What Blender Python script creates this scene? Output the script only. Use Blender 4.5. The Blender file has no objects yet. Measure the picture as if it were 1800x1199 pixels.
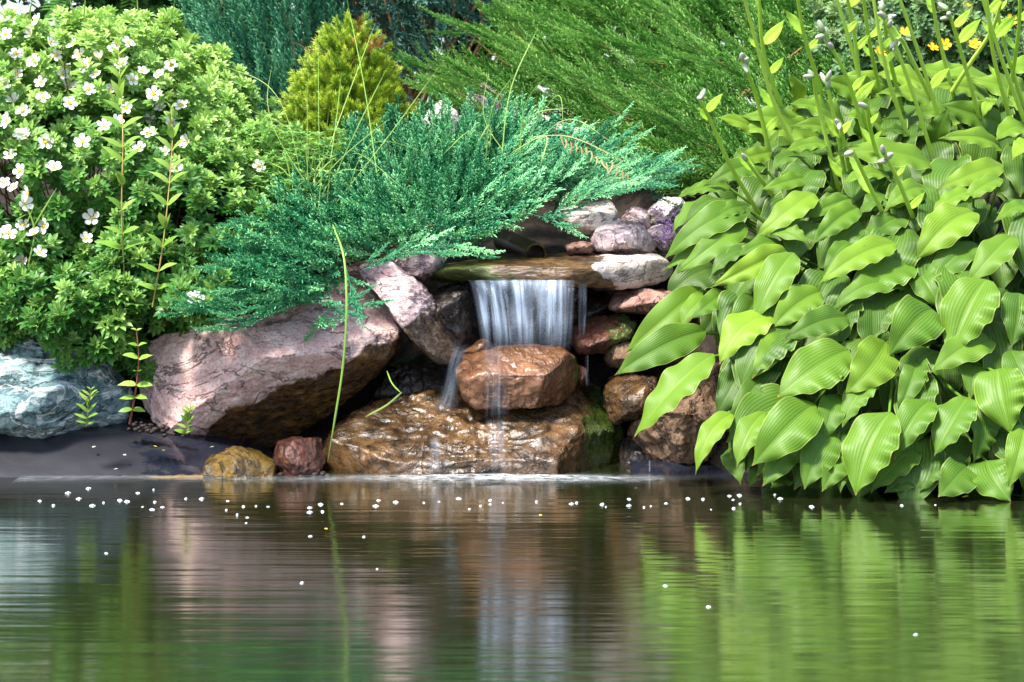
import bpy, bmesh, math, random
import numpy as np
from mathutils import Vector

# ------------------------------------------------------------------ camera, sky, sun, exposure
S = bpy.context.scene
C = S.collection
R = math.radians
F_PX, HZ, CX, CAM_H, CAM_D = 3750.0, 315.0, 900.0, 0.7, 5.0     # photograph's geometry: pixels, horizon row, eye height, metres to the shore
cam = bpy.data.objects.new('camera', bpy.data.cameras.new('camera'))
C.objects.link(cam)
cam.location = (0, -CAM_D, CAM_H)
cam.rotation_euler = (R(90), 0, 0)
cam.data.sensor_width = 36
cam.data.lens = F_PX / 1800 * 36
cam.data.shift_y = -(599.5 - HZ) / 1800
cam.data.clip_start = 0.05
cam.data.clip_end = 500
cam.data.dof.use_dof = True
cam.data.dof.focus_distance = 5.05
cam.data.dof.aperture_fstop = 9
S.camera = cam

SUN = Vector((-0.42, -0.47, 1.0)).normalized()                   # direction towards the sun: high, from the left and the camera's side
w = bpy.data.worlds.new('World'); S.world = w; w.use_nodes = True
sky = w.node_tree.nodes.new('ShaderNodeTexSky')
sky.sky_type = 'NISHITA'; sky.sun_disc = False
sky.sun_elevation = math.asin(SUN.z)
sky.sun_rotation = math.atan2(SUN.x, SUN.y)
sky.air_density = 1.0; sky.dust_density = 2.0
bg = w.node_tree.nodes['Background']; bg.inputs[1].default_value = 0.15
w.node_tree.links.new(sky.outputs[0], bg.inputs[0])
sl = bpy.data.lights.new('sun', 'SUN'); sl.energy = 4.2; sl.angle = R(9); sl.color = (1, 0.95, 0.87)
so = bpy.data.objects.new('sun', sl); C.objects.link(so); so.location = (-3, -3, 8)
so.rotation_euler = SUN.to_track_quat('Z', 'Y').to_euler()
S.view_settings.view_transform = 'Standard'; S.view_settings.look = 'None'
S.view_settings.gamma = 1; S.view_settings.exposure = 1.5
cy = S.cycles
cy.max_bounces = 7; cy.diffuse_bounces = 2; cy.glossy_bounces = 3; cy.transmission_bounces = 4; cy.transparent_max_bounces = 16
cy.use_denoising = True
cy.sample_clamp_indirect = 6

# ------------------------------------------------------------------ helpers
rng = np.random.default_rng(7)
def P(px, py, Y):
    d = CAM_D + Y
    return np.array(((px - CX) * d / F_PX, Y, CAM_H - (py - HZ) * d / F_PX))
def PV(px, py, Y):
    d = CAM_D + Y
    return np.stack(((px - CX) * d / F_PX, Y, CAM_H - (py - HZ) * d / F_PX), -1)
def to_px(V):
    d = CAM_D + V[:, 1]
    return CX + F_PX * V[:, 0] / d, HZ + F_PX * (CAM_H - V[:, 2]) / d
def on_water(px, py, z=0.0):
    d = F_PX * (CAM_H - z) / (py - HZ)
    return np.array(((px - CX) * d / F_PX, d - CAM_D, z))

LOC = {}
def props(o, label=None, cat=None, group=None, kind=None):
    if label: o['label'] = label
    if cat: o['category'] = cat
    if group: o['group'] = group
    if kind: o['kind'] = kind
    return o
def thing(name, label, cat, loc, group=None):
    o = bpy.data.objects.new(name, None); C.objects.link(o)
    o.location = tuple(float(v) for v in loc); o.empty_display_size = 0.05
    LOC[o] = np.array(loc, float)
    return props(o, label, cat, group)
def root_of(p):
    return LOC[p]
def build(name, V, Fs, mat, parent=None, attrs=None, smooth=True, uv=None, loc=None):
    """one mesh object from world-space vertices; Fs is an index array (n,3 or n,4) or a list of such arrays"""
    V = np.asarray(V, float)
    if not isinstance(Fs, (list, tuple)): Fs = [Fs]
    Fs = [np.asarray(f, np.int64) for f in Fs if len(f)]
    if parent is not None: o0 = root_of(parent)
    else:
        o0 = np.array(loc, float) if loc is not None else np.array(((V[:, 0].min() + V[:, 0].max()) / 2, (V[:, 1].min() + V[:, 1].max()) / 2, V[:, 2].min()))
    me = bpy.data.meshes.new(name)
    me.vertices.add(len(V)); me.vertices.foreach_set('co', (V - o0).astype(np.float32).ravel())
    li = np.concatenate([f.ravel() for f in Fs]); tot = np.concatenate([np.full(len(f), f.shape[1]) for f in Fs])
    st = np.concatenate(([0], np.cumsum(tot)[:-1]))
    me.loops.add(len(li)); me.loops.foreach_set('vertex_index', li.astype(np.int32))
    me.polygons.add(len(tot)); me.polygons.foreach_set('loop_start', st.astype(np.int32))
    me.polygons.foreach_set('use_smooth', np.full(len(tot), smooth, dtype=bool))
    me.update(calc_edges=True)
    for k, a in (attrs or {}).items():
        at = me.attributes.new(k, 'FLOAT', 'POINT'); at.data.foreach_set('value', np.asarray(a, np.float32))
    if uv is not None:
        l = me.uv_layers.new(name='UVMap'); l.data.foreach_set('uv', np.asarray(uv, np.float32)[li].ravel())
    me.materials.append(mat)
    o = bpy.data.objects.new(name, me); C.objects.link(o)
    if parent is not None:
        o.parent = parent
        LOC[o] = o0
    else:
        o.location = tuple(o0); LOC[o] = o0
    return o
def unit(v): return v / np.maximum(np.linalg.norm(v, axis=-1, keepdims=True), 1e-9)
def frames(d, up):
    """rotation matrices (m,3,3) with columns x = d, z close to up"""
    x = unit(d); y = unit(np.cross(up, x)); z = np.cross(x, y)
    return np.stack((x, y, z), -1)
def scatter(tv, tf, M, T, s):
    """copies of a template: vertices (m*n,3), faces"""
    m, n = len(T), len(tv)
    V = np.einsum('mij,nj->mni', M * np.asarray(s).reshape(-1, 1, 1), tv) + T[:, None, :]
    Fa = tf[None] + (np.arange(m) * n)[:, None, None]
    return V.reshape(-1, 3), Fa.reshape(-1, tf.shape[1])
class Pile:
    """collects meshes (all triangles or all quads each) with one tone value per vertex"""
    def __init__(s): s.V = []; s.F = {3: [], 4: []}; s.a = []; s.n = 0
    def add(s, V, F, tone=0.5):
        V = np.asarray(V, float); F = np.asarray(F)
        s.V.append(V); s.F[F.shape[1]].append(F + s.n); s.n += len(V)
        s.a.append(np.broadcast_to(np.asarray(tone, float), (len(V),)))
    def out(s, name, mat, parent=None, smooth=True, loc=None):
        return build(name, np.concatenate(s.V), [np.concatenate(s.F[k]) for k in (3, 4) if s.F[k]], mat, parent, {'tone': np.concatenate(s.a)}, smooth, loc=loc)
def tube(pts, rad, n=5):
    pts = np.asarray(pts, float); k = len(pts); rad = np.broadcast_to(rad, (k,))
    t = unit(np.gradient(pts, axis=0)); ref = np.array((0.31, 0.87, 0.38))
    a = unit(np.cross(t, ref)); b = np.cross(t, a)
    th = np.arange(n) * 2 * np.pi / n
    V = pts[:, None] + rad[:, None, None] * (np.cos(th)[None, :, None] * a[:, None] + np.sin(th)[None, :, None] * b[:, None])
    i, j = np.meshgrid(np.arange(k - 1), np.arange(n), indexing='ij')
    q = np.stack((i * n + j, i * n + (j + 1) % n, (i + 1) * n + (j + 1) % n, (i + 1) * n + j), -1).reshape(-1, 4)
    return V.reshape(-1, 3), q
def bez(pts, n):
    """smooth polyline through control points"""
    pts = np.asarray(pts, float)
    s = np.concatenate(([0], np.cumsum(np.linalg.norm(np.diff(pts, axis=0), axis=1)))); t = np.linspace(0, s[-1], n)
    if len(pts) > 2:
        m = np.gradient(pts, s, axis=0)
        k = np.clip(np.searchsorted(s, t, side='right') - 1, 0, len(s) - 2); h = s[k + 1] - s[k]; u = (t - s[k]) / h
        h0 = 2 * u**3 - 3 * u**2 + 1; h1 = u**3 - 2 * u**2 + u; h2 = -2 * u**3 + 3 * u**2; h3 = u**3 - u**2
        return h0[:, None] * pts[k] + (h * h1)[:, None] * m[k] + h2[:, None] * pts[k + 1] + (h * h3)[:, None] * m[k + 1]
    return pts[0] + (pts[1] - pts[0]) * (t / s[-1])[:, None]
def grid_faces(nu, nv):
    i, j = np.meshgrid(np.arange(nu - 1), np.arange(nv - 1), indexing='ij')
    return np.stack((i * nv + j, i * nv + j + 1, (i + 1) * nv + j + 1, (i + 1) * nv + j), -1).reshape(-1, 4)
def hsh(i, j, k, seed):
    h = (i.astype(np.uint32) * np.uint32(374761393) + j.astype(np.uint32) * np.uint32(668265263) + k.astype(np.uint32) * np.uint32(2147483647) + np.uint32(seed * 144665 + 13))
    h = (h ^ (h >> np.uint32(13))) * np.uint32(1274126177); h = (h ^ (h >> np.uint32(16))) * np.uint32(2246822519)
    return ((h ^ (h >> np.uint32(15))) & np.uint32(0xffffff)).astype(float) / 0xffffff
def noise(p, seed=0):
    f = np.floor(p); u = p - f; u = u * u * u * (u * (u * 6 - 15) + 10); i, j, k = (f[:, a].astype(np.int64) for a in range(3))
    r = 0
    for a in (0, 1):
        for b in (0, 1):
            for c in (0, 1):
                r = r + hsh(i + a, j + b, k + c, seed) * (u[:, 0] if a else 1 - u[:, 0]) * (u[:, 1] if b else 1 - u[:, 1]) * (u[:, 2] if c else 1 - u[:, 2])
    return r * 2 - 1
def fbm(p, oc=4, seed=0, ridge=False):
    r = 0; a = 1.0; tot = 0
    for o in range(oc):
        n = noise(p * 2**o + 17.3 * o, seed + o)
        r = r + a * ((1 - 2 * np.abs(n)) if ridge else n); tot += a; a *= 0.5
    return r / tot
def in_poly(px, py, poly):
    poly = np.asarray(poly, float); r = np.zeros(len(px), bool); j = len(poly) - 1
    for i in range(len(poly)):
        (xi, yi), (xj, yj) = poly[i], poly[j]
        c = ((yi > py) != (yj > py)) & (px < (xj - xi) * (py - yi) / (yj - yi + 1e-12) + xi); r ^= c; j = i
    return r
def sample_poly(poly, n, g):
    poly = np.asarray(poly, float); lo, hi = poly.min(0), poly.max(0); out = []; k = 0
    while k < n:
        q = lo + g.random((n * 3, 2)) * (hi - lo); q = q[in_poly(q[:, 0], q[:, 1], poly)]; out.append(q); k += len(q)
    return np.concatenate(out)[:n]

# ------------------------------------------------------------------ materials
class NT:
    def __init__(s, name):
        s.m = bpy.data.materials.new(name); s.m.use_nodes = True; s.t = s.m.node_tree; s.t.nodes.clear()
        s.o = s.n('ShaderNodeOutputMaterial')
    def n(s, typ, **kw):
        nd = s.t.nodes.new(typ)
        for k, v in kw.items(): setattr(nd, k, v)
        return nd
    def put(s, sock, v):
        if hasattr(v, 'links') or isinstance(v, bpy.types.NodeSocket): s.t.links.new(v, sock)
        elif isinstance(v, (tuple, list)) and len(v) == 3 and sock.type == 'RGBA': sock.default_value = (*v, 1)
        else: sock.default_value = v
    def math(s, op, a, b=0.0, c=None, clamp=False):
        nd = s.n('ShaderNodeMath', operation=op, use_clamp=clamp); s.put(nd.inputs[0], a); s.put(nd.inputs[1], b)
        if c is not None: s.put(nd.inputs[2], c)
        return nd.outputs[0]
    def mix(s, f, a, b, blend='MIX'):
        nd = s.n('ShaderNodeMix', data_type='RGBA', blend_type=blend); s.put(nd.inputs[0], f); s.put(nd.inputs[6], a); s.put(nd.inputs[7], b)
        return nd.outputs[2]
    def ramp(s, f, stops, interp='LINEAR'):
        nd = s.n('ShaderNodeValToRGB'); e = nd.color_ramp.elements; nd.color_ramp.interpolation = interp
        while len(e) < len(stops): e.new(0.5)
        for x, (p, c) in zip(e, stops): x.position = p; x.color = (*c, 1) if isinstance(c, tuple) else (c, c, c, 1)
        s.put(nd.inputs[0], f); return nd.outputs[0]
    def obj(s, scale=(1, 1, 1), rot=(0, 0, 0)):
        mp = s.n('ShaderNodeMapping'); mp.inputs['Scale'].default_value = scale; mp.inputs['Rotation'].default_value = rot
        s.t.links.new(s.n('ShaderNodeTexCoord').outputs['Object'], mp.inputs[0]); return mp.outputs[0]
    def noise(s, vec, scale, detail=4, rough=0.55, dist=0.0):
        nd = s.n('ShaderNodeTexNoise'); s.put(nd.inputs['Vector'], vec); nd.inputs['Scale'].default_value = scale
        nd.inputs['Detail'].default_value = detail; nd.inputs['Roughness'].default_value = rough; nd.inputs['Distortion'].default_value = dist
        return nd.outputs[0]
    def attr(s, name): return s.n('ShaderNodeAttribute', attribute_name=name).outputs['Fac']
    def bump(s, h, dist, strength=1.0, normal=None):
        nd = s.n('ShaderNodeBump'); s.put(nd.inputs['Height'], h); nd.inputs['Distance'].default_value = dist; nd.inputs['Strength'].default_value = strength
        if normal is not None: s.put(nd.inputs['Normal'], normal)
        return nd.outputs[0]
    def principled(s, col, rough, normal=None, spec=0.5, **kw):
        nd = s.n('ShaderNodeBsdfPrincipled'); s.put(nd.inputs['Base Color'], col); s.put(nd.inputs['Roughness'], rough); s.put(nd.inputs['Specular IOR Level'], spec)
        if normal is not None: s.put(nd.inputs['Normal'], normal)
        for k, v in kw.items(): s.put(nd.inputs[k], v)
        return nd.outputs[0]
    def done(s, sh): s.t.links.new(sh, s.o.inputs['Surface']); return s.m

def leaf_mat(name, dark, mid, light, transl=0.3, rough=0.45, spec=0.4, tcol=None, bump=None):
    t = NT(name); tone = t.attr('tone')
    col = t.ramp(tone, [(0.0, dark), (0.5, mid), (1.0, light)])
    nz = t.noise(t.obj(), 60, 2)
    col = t.mix(t.math('MULTIPLY', nz, 0.35), col, t.mix(0.5, col, dark))
    nrm = t.bump(t.noise(t.obj(), 260, 2), 0.002, 0.5) if bump else None
    a = t.principled(col, rough, nrm, spec)
    if transl <= 0: return t.done(a)
    tr = t.n('ShaderNodeBsdfTranslucent'); t.put(tr.inputs[0], t.mix(0.5, col, tcol or light))
    mx = t.n('ShaderNodeMixShader'); mx.inputs[0].default_value = transl
    t.t.links.new(a, mx.inputs[1]); t.t.links.new(tr.outputs[0], mx.inputs[2]); return t.done(mx.outputs[0])
def plain_mat(name, col, rough=0.6, spec=0.4, col2=None, scale=40, bump=0.0):
    t = NT(name); nz = t.noise(t.obj(), scale, 4)
    c = t.mix(t.ramp(nz, [(0.3, 0.0), (0.7, 1.0)]), col, col2 or tuple(v * 0.7 for v in col))
    return t.done(t.principled(c, rough, t.bump(nz, bump) if bump else None, spec))
def rock_mat(name, cols, wet_col, wet_col2, moss=(0.03, 0.05, 0.008), scale=9.0, vein=None, rough=0.8, stretch=(1, 1, 1), rot=(0, 0, 0), bump=0.012, wet_rough=0.2, white=0.0):
    """dry stone of three colours; 'wet' and 'moss' are per-vertex stain outlines, roughened by noise"""
    t = NT(name); v = t.obj(stretch, rot); v1 = t.obj()
    n1 = t.noise(v, scale, 6, 0.6, 0.6); n2 = t.noise(v, scale * 4.2, 6, 0.65, 0.3); n3 = t.noise(v1, scale * 22, 3, 0.6)
    c = t.ramp(n1, [(0.30, cols[0]), (0.5, cols[1]), (0.68, cols[2])])
    c = t.mix(t.ramp(n2, [(0.42, 0.0), (0.62, 0.75)]), c, cols[2])
    c = t.mix(t.ramp(n3, [(0.36, 0.55), (0.5, 0.0)]), c, tuple(x * 0.45 for x in cols[0]))
    if white: c = t.mix(t.math('MULTIPLY', t.ramp(t.noise(v, scale * 1.7, 7, 0.7, 1.5), [(0.52, 0.0), (0.6, 1.0)]), white), c, (0.62, 0.6, 0.57))
    if vein is not None:
        w1 = t.math('ABSOLUTE', t.math('SUBTRACT', t.noise(v, scale * 0.8, 6, 0.6, 1.2), 0.5))
        c = t.mix(t.ramp(w1, [(0.0, 0.9), (0.03, 0.0)]), c, vein)
    crack = t.math('ABSOLUTE', t.math('SUBTRACT', t.noise(v, scale * 0.55, 7, 0.62, 0.8), 0.5))
    ck = t.ramp(crack, [(0.0, 1.0), (0.012, 0.0)])
    c = t.mix(t.math('MULTIPLY', ck, 0.6), c, tuple(x * 0.25 for x in cols[0]))
    wn = t.math('ADD', t.attr('wet'), t.math('MULTIPLY', t.math('SUBTRACT', t.noise(v1, 14, 6, 0.6, 0.5), 0.5), 3.2))
    wf = t.ramp(wn, [(0.35, 0.0), (0.62, 1.0)])
    wc = t.ramp(n2, [(0.36, wet_col), (0.62, wet_col2)])
    wc = t.mix(t.ramp(n1, [(0.4, 0.6), (0.6, 0.0)]), wc, wet_col)
    c = t.mix(wf, c, wc)
    mn = t.math('ADD', t.attr('moss'), t.math('MULTIPLY', t.math('SUBTRACT', t.noise(v1, 22, 6, 0.65), 0.5), 2.6))
    mf = t.ramp(mn, [(0.45, 0.0), (0.75, 1.0)])
    c = t.mix(t.math('MULTIPLY', mf, 0.85), c, t.mix(n2, moss, tuple(x * 2.2 for x in moss)))
    h = t.math('ADD', t.math('MULTIPLY', n1, 0.8), t.math('ADD', t.math('MULTIPLY', n2, 0.5), t.math('MULTIPLY', n3, 0.16)))
    h = t.math('SUBTRACT', h, t.math('MULTIPLY', ck, 0.35))
    r = t.math('ADD', t.math('MULTIPLY', wf, wet_rough - rough), rough)
    r = t.math('ADD', r, t.math('MULTIPLY', t.math('SUBTRACT', n3, 0.5), 0.25), clamp=True)
    sp = t.math('ADD', t.math('MULTIPLY', wf, 0.18), 0.25)
    nd_n = t.bump(h, bump, 1.0)
    return t.done(t.principled(c, r, nd_n, sp, **{'Coat Weight': t.math('MULTIPLY', wf, 0.22), 'Coat Roughness': 0.2, 'Coat Normal': t.bump(t.math('ADD', n1, t.math('MULTIPLY', n2, 0.35)), bump * 0.8, 1.0)}))

M = {}
M['soil'] = plain_mat('wet soil', (0.010, 0.007, 0.005), 0.85, 0.2, (0.028, 0.020, 0.013), 30, 0.02)
M['pink'] = rock_mat('pink granite', [(0.34, 0.18, 0.17), (0.52, 0.33, 0.30), (0.64, 0.48, 0.44)], (0.024, 0.012, 0.005), (0.15, 0.075, 0.022), scale=8, white=0.25, stretch=(1, 1, 1.6), rot=(0, 0.5, 0))
M['mauve'] = rock_mat('mauve stone', [(0.24, 0.14, 0.15), (0.38, 0.25, 0.26), (0.55, 0.43, 0.43)], (0.022, 0.014, 0.010), (0.10, 0.06, 0.03), scale=11, white=0.3, stretch=(1, 1, 2.2), rot=(0, 0.8, 0))
M['teal'] = rock_mat('blue green stone', [(0.035, 0.085, 0.095), (0.085, 0.155, 0.165), (0.20, 0.29, 0.29)], (0.05, 0.07, 0.07), (0.09, 0.12, 0.12), scale=7, vein=(0.6, 0.64, 0.62), stretch=(0.7, 1, 2.0), rot=(0, 0.45, 0), white=0.3, bump=0.014)
M['brown'] = rock_mat('brown wet stone', [(0.06, 0.036, 0.02), (0.13, 0.075, 0.042), (0.20, 0.13, 0.085)], (0.016, 0.009, 0.004), (0.125, 0.066, 0.024), scale=7, bump=0.011, wet_rough=0.27)
M['orange'] = rock_mat('orange brown stone', [(0.16, 0.07, 0.035), (0.30, 0.15, 0.085), (0.42, 0.26, 0.17)], (0.10, 0.042, 0.018), (0.215, 0.105, 0.052), scale=7, bump=0.010, wet_rough=0.28)
M['red'] = rock_mat('red brown stone', [(0.10, 0.045, 0.035), (0.20, 0.10, 0.075), (0.32, 0.21, 0.17)], (0.05, 0.018, 0.012), (0.15, 0.06, 0.04), scale=12, wet_rough=0.18)
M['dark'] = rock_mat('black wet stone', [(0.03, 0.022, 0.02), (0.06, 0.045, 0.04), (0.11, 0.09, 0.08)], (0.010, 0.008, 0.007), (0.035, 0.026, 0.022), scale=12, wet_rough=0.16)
M['pale'] = rock_mat('pale cream stone', [(0.33, 0.26, 0.21), (0.50, 0.43, 0.37), (0.66, 0.61, 0.56)], (0.035, 0.020, 0.009), (0.16, 0.09, 0.035), scale=9, stretch=(0.6, 1, 2.5), bump=0.010, wet_rough=0.14)
M['lilac'] = rock_mat('lilac stone', [(0.27, 0.18, 0.20), (0.42, 0.31, 0.33), (0.6, 0.5, 0.5)], (0.03, 0.02, 0.018), (0.1, 0.07, 0.06), scale=16, white=0.3)
M['ochre'] = rock_mat('ochre algae stone', [(0.05, 0.03, 0.008), (0.11, 0.065, 0.012), (0.18, 0.11, 0.02)], (0.015, 0.011, 0.006), (0.10, 0.058, 0.010), moss=(0.07, 0.042, 0.004), scale=14, wet_rough=0.2)

# ------------------------------------------------------------------ setting: ground and pond
def shore(x): return np.interp(x, (-3, 0.25, 0.5, 3), (0.34, 0.40, -0.02, -0.10))
def ground_z(X, Y):
    t = Y - shore(X)
    z = np.interp(t, (-0.25, 0.0, 0.12, 0.35, 0.6, 1.4, 3.0, 8, 40), (-0.4, -0.2, 0.12, 0.36, 0.5, 0.78, 0.88, 1.0, 1.2))
    far = np.maximum(np.maximum(np.abs(X) - 5, -Y - 8.5), 0)      # the pond's other banks
    zf = np.interp(far, (0, 0.6, 1.5, 6, 60), (-0.4, 0.1, 0.35, 0.5, 1.0))
    return np.maximum(z, zf)
gx = np.concatenate((np.linspace(-80, -5, 40), np.linspace(-4.8, 4.8, 240), np.linspace(5, 80, 40)))
gy = np.concatenate((np.linspace(-80, -7, 40), np.linspace(-6.8, -0.6, 40), np.linspace(-0.55, 3, 150), np.linspace(3.2, 120, 60)))
GX, GY = np.meshgrid(gx, gy, indexing='ij')
GZ = ground_z(GX, GY); pp = np.stack((GX.ravel() * 7, GY.ravel() * 7, 0 * GX.ravel()), -1)
GZ = GZ + (fbm(pp, 4, 3) * 0.025).reshape(GX.shape)
props(build('ground', np.stack((GX, GY, GZ), -1).reshape(-1, 3), grid_faces(len(gx), len(gy))[:, ::-1], M['soil'], loc=(0, 0, 0)), kind='structure')

t = NT('pond water')
def ripple(t, sx, sy, seed):
    mp = t.n('ShaderNodeMapping'); mp.inputs['Scale'].default_value = (sx, sy, 1); mp.inputs['Location'].default_value = (seed, seed * 2, 0)
    t.t.links.new(t.n('ShaderNodeTexCoord').outputs['Object'], mp.inputs[0]); return t.noise(mp.outputs[0], 1.0, 3, 0.55)
h = t.math('ADD', t.math('MULTIPLY', ripple(t, 1.3, 19, 3.0), 1.0), t.math('MULTIPLY', ripple(t, 3.0, 60, 8.0), 0.35))
h = t.math('ADD', h, t.math('MULTIPLY', ripple(t, 0.5, 7, 5.0), 1.6))
M['water'] = t.done(t.principled((0.012, 0.015, 0.005), 0.08, t.bump(h, 0.0014, 1.0), 0.5, IOR=1.45, **{'Coat Weight': 1.0, 'Coat Roughness': 0.09, 'Coat IOR': 1.4, 'Coat Normal': t.bump(h, 0.0014, 1.0)}))
wx = np.linspace(-7, 7, 29); wy = np.linspace(-10, 0.9, 23); WX, WY = np.meshgrid(wx, wy, indexing='ij')
props(build('pond_water', np.stack((WX, WY, 0 * WX), -1).reshape(-1, 3), grid_faces(29, 23)[:, ::-1], M['water'], loc=(0, 0, 0)), kind='structure')

# ------------------------------------------------------------------ rocks
ICO = {}
def ico(sub):
    if sub not in ICO:
        bm = bmesh.new(); bmesh.ops.create_icosphere(bm, subdivisions=sub, radius=1)
        ICO[sub] = (np.array([v.co for v in bm.verts]), np.array([[v.index for v in f.verts] for f in bm.faces])); bm.free()
    return ICO[sub]
def stain(spec, V):
    if spec is None: return np.full(len(V), -3.0)
    if isinstance(spec, (int, float)): return np.full(len(V), float(spec))
    px, py = to_px(V); mode, pts, soft = spec; pts = np.array(pts, float)
    if mode == 'below': s = py - np.interp(px, pts[:, 0], pts[:, 1])
    elif mode == 'left': s = np.interp(py, pts[:, 1], pts[:, 0]) - px
    elif mode == 'right': s = px - np.interp(py, pts[:, 1], pts[:, 0])
    return np.clip(s / soft, -3, 3)
def rock(label, outline, Yc, T, mat, seed, sub=6, n=2.7, planes=(), amp=0.07, freq=2.2, nf=9, wet=None, moss=None, name='boulder', cat='rock', group=None, fine=0.012):
    g = np.random.default_rng(seed); d = CAM_D + Yc
    pts = np.array(outline, float); X = (pts[:, 0] - CX) * d / F_PX; Z = CAM_H - (pts[:, 1] - HZ) * d / F_PX
    cx, cz = (X.min() + X.max()) / 2, (Z.min() + Z.max()) / 2
    X, Z = X - cx, Z - cz
    th = np.linspace(-np.pi, np.pi, 721); dx, dz = np.cos(th), np.sin(th); Rr = np.full(721, 1e-3)
    for i in range(len(X)):
        j = (i + 1) % len(X); ex, ez = X[j] - X[i], Z[j] - Z[i]
        den = dx * ez - dz * ex; den = np.where(np.abs(den) < 1e-12, 1e-12, den)
        r = (X[i] * ez - Z[i] * ex) / den; u = (X[i] * dz - Z[i] * dx) / den
        Rr = np.where((r > 0) & (u >= -1e-6) & (u <= 1 + 1e-6), np.maximum(Rr, r), Rr)
    k = np.ones(9) / 9; Rr = np.convolve(np.concatenate((Rr[-9:-1], Rr, Rr[1:9])), k, 'same')[8:-8]
    D, Fc = ico(sub)
    rho = np.hypot(D[:, 0], D[:, 2]); kk = (rho**n + np.abs(D[:, 1])**n) ** (-1 / n); ang = np.arctan2(D[:, 2], D[:, 0]); rr = np.interp(ang, th, Rr)
    V = np.stack((rr * rho * kk * np.cos(ang), T * D[:, 1] * kk, rr * rho * kk * np.sin(ang)), -1)
    hx, hz = np.ptp(X) / 2, np.ptp(Z) / 2; hs = np.array((hx, T, hz)); Q = V / hs
    pl = [(np.array(p[:3], float), p[3]) for p in planes]
    for _ in range(nf):
        v = g.normal(size=3); v[1] = -abs(v[1]) - 0.55; v = v / np.linalg.norm(v); pl.append((v, g.uniform(0.72, 0.98)))
    for v, off in pl:
        v = v / np.linalg.norm(v); e = np.maximum(0, Q @ v - off); Q = Q - v[None] * e[:, None] * 0.93
    V = Q * hs; size = (hx * hz * T) ** (1 / 3); N = unit(Q / hs)
    p = V / size * freq + seed * 3.7
    disp = amp * size * fbm(p, 4, seed) + 0.35 * amp * size * fbm(p * np.array((0.8, 1, 2.4)) * 1.7, 4, seed + 9, True)
    st = fbm(p * 1.1 + 5, 2, seed + 4) * 3; disp = disp + 0.22 * amp * size * (np.floor(st) + np.clip((st - np.floor(st)) * 4, 0, 1) - st)
    disp = disp + fine * 0.35 * fbm(V * 42 + seed, 4, seed + 21) + fine * 0.25 * fbm(V * 90, 3, seed + 2, True)
    V = V + N * disp[:, None] + np.array((cx, Yc, cz))
    o = build(name, V, Fc, mat, attrs={'wet': stain(wet, V), 'moss': stain(moss, V)})
    return props(o, label, cat, group)

rock('blue green boulder with white veins on the pond edge at far left', [(-90, 700), (-60, 650), (0, 628), (50, 590), (85, 579), (150, 610), (200, 655), (223, 690), (215, 738), (190, 753), (60, 757), (-60, 757)], 0.27, 0.24, M['teal'], 11, planes=[(0.1, -0.8, 0.6, 0.80), (0.75, -0.6, 0.2, 0.82)], amp=0.10, fine=0.02)
rock('big pink granite boulder with a dark brown wet underside', [(240, 685), (250, 612), (290, 585), (380, 570), (470, 545), (560, 497), (610, 466), (645, 490), (682, 530), (702, 572), (698, 612), (640, 680), (560, 742), (480, 787), (400, 788), (330, 768), (262, 722)], 0.30, 0.30, M['pink'], 23, sub=7, n=3.0,
     planes=[(-0.50, -0.82, 0.18, 0.60), (0.36, -0.72, -0.60, 0.52), (-0.85, -0.5, 0.0, 0.84), (0.22, -0.66, 0.72, 0.58)], nf=3, amp=0.042, wet=('below', [(230, 745), (360, 755), (400, 705), (470, 680), (520, 655), (600, 635), (640, 600), (700, 575)], 26))
rock('long narrow mauve slab leaning down beside the waterfall', [(626, 470), (655, 462), (690, 460), (740, 505), (768, 540), (792, 590), (813, 622), (800, 642), (770, 637), (735, 605), (700, 562), (680, 530)], 0.27, 0.14, M['mauve'], 31, sub=6, n=3.2, planes=[(0.5, -0.7, 0.3, 0.7), (-0.5, -0.7, -0.3, 0.7)], nf=4, wet=('below', [(620, 640), (700, 590), (740, 540), (770, 525), (820, 520)], 22))
rock('small mauve rock tucked under the creeping juniper', [(690, 466), (718, 440), (780, 428), (784, 455), (766, 482), (736, 498), (714, 490)], 0.36, 0.10, M['mauve'], 37, sub=5, planes=[(-0.4, -0.8, 0.4, 0.6)], name='rock')
rock('dark grooved wet rock left of the falling water', [(748, 517), (790, 505), (826, 498), (838, 560), (842, 610), (815, 616), (788, 592)], 0.34, 0.12, M['dark'], 41, sub=5, wet=2.0, amp=0.13, freq=3.5, name='rock')
rock('recessed dark rock wall behind the falling water', [(810, 490), (930, 486), (1040, 490), (1048, 560), (1040, 640), (930, 645), (815, 640)], 0.60, 0.16, M['mauve'], 43, sub=5, wet=0.6, name='rock')
rock('flat wet ledge slab with a sunlit cream end, top of the waterfall', [(754, 492), (768, 470), (850, 460), (960, 455), (1060, 447), (1110, 445), (1160, 449), (1184, 468), (1180, 488), (1120, 502), (1030, 500), (900, 500), (825, 502), (780, 507)], 0.43, 0.27, M['pale'], 47, sub=6, n=5, nf=5, amp=0.05, fine=0.008,
     planes=[(0, -0.25, 0.97, 0.80)], wet=('left', [(1075, 440), (1060, 470), (1100, 510)], 24), moss=('left', [(900, 440), (930, 480), (960, 510)], 90), name='ledge_slab')
rock('small orange brown chip of rock beside the left of the middle boulder', [(812, 618), (850, 596), (866, 604), (850, 622), (828, 632)], 0.27, 0.05, M['orange'], 51, sub=4, wet=1.5, name='rock')
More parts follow.
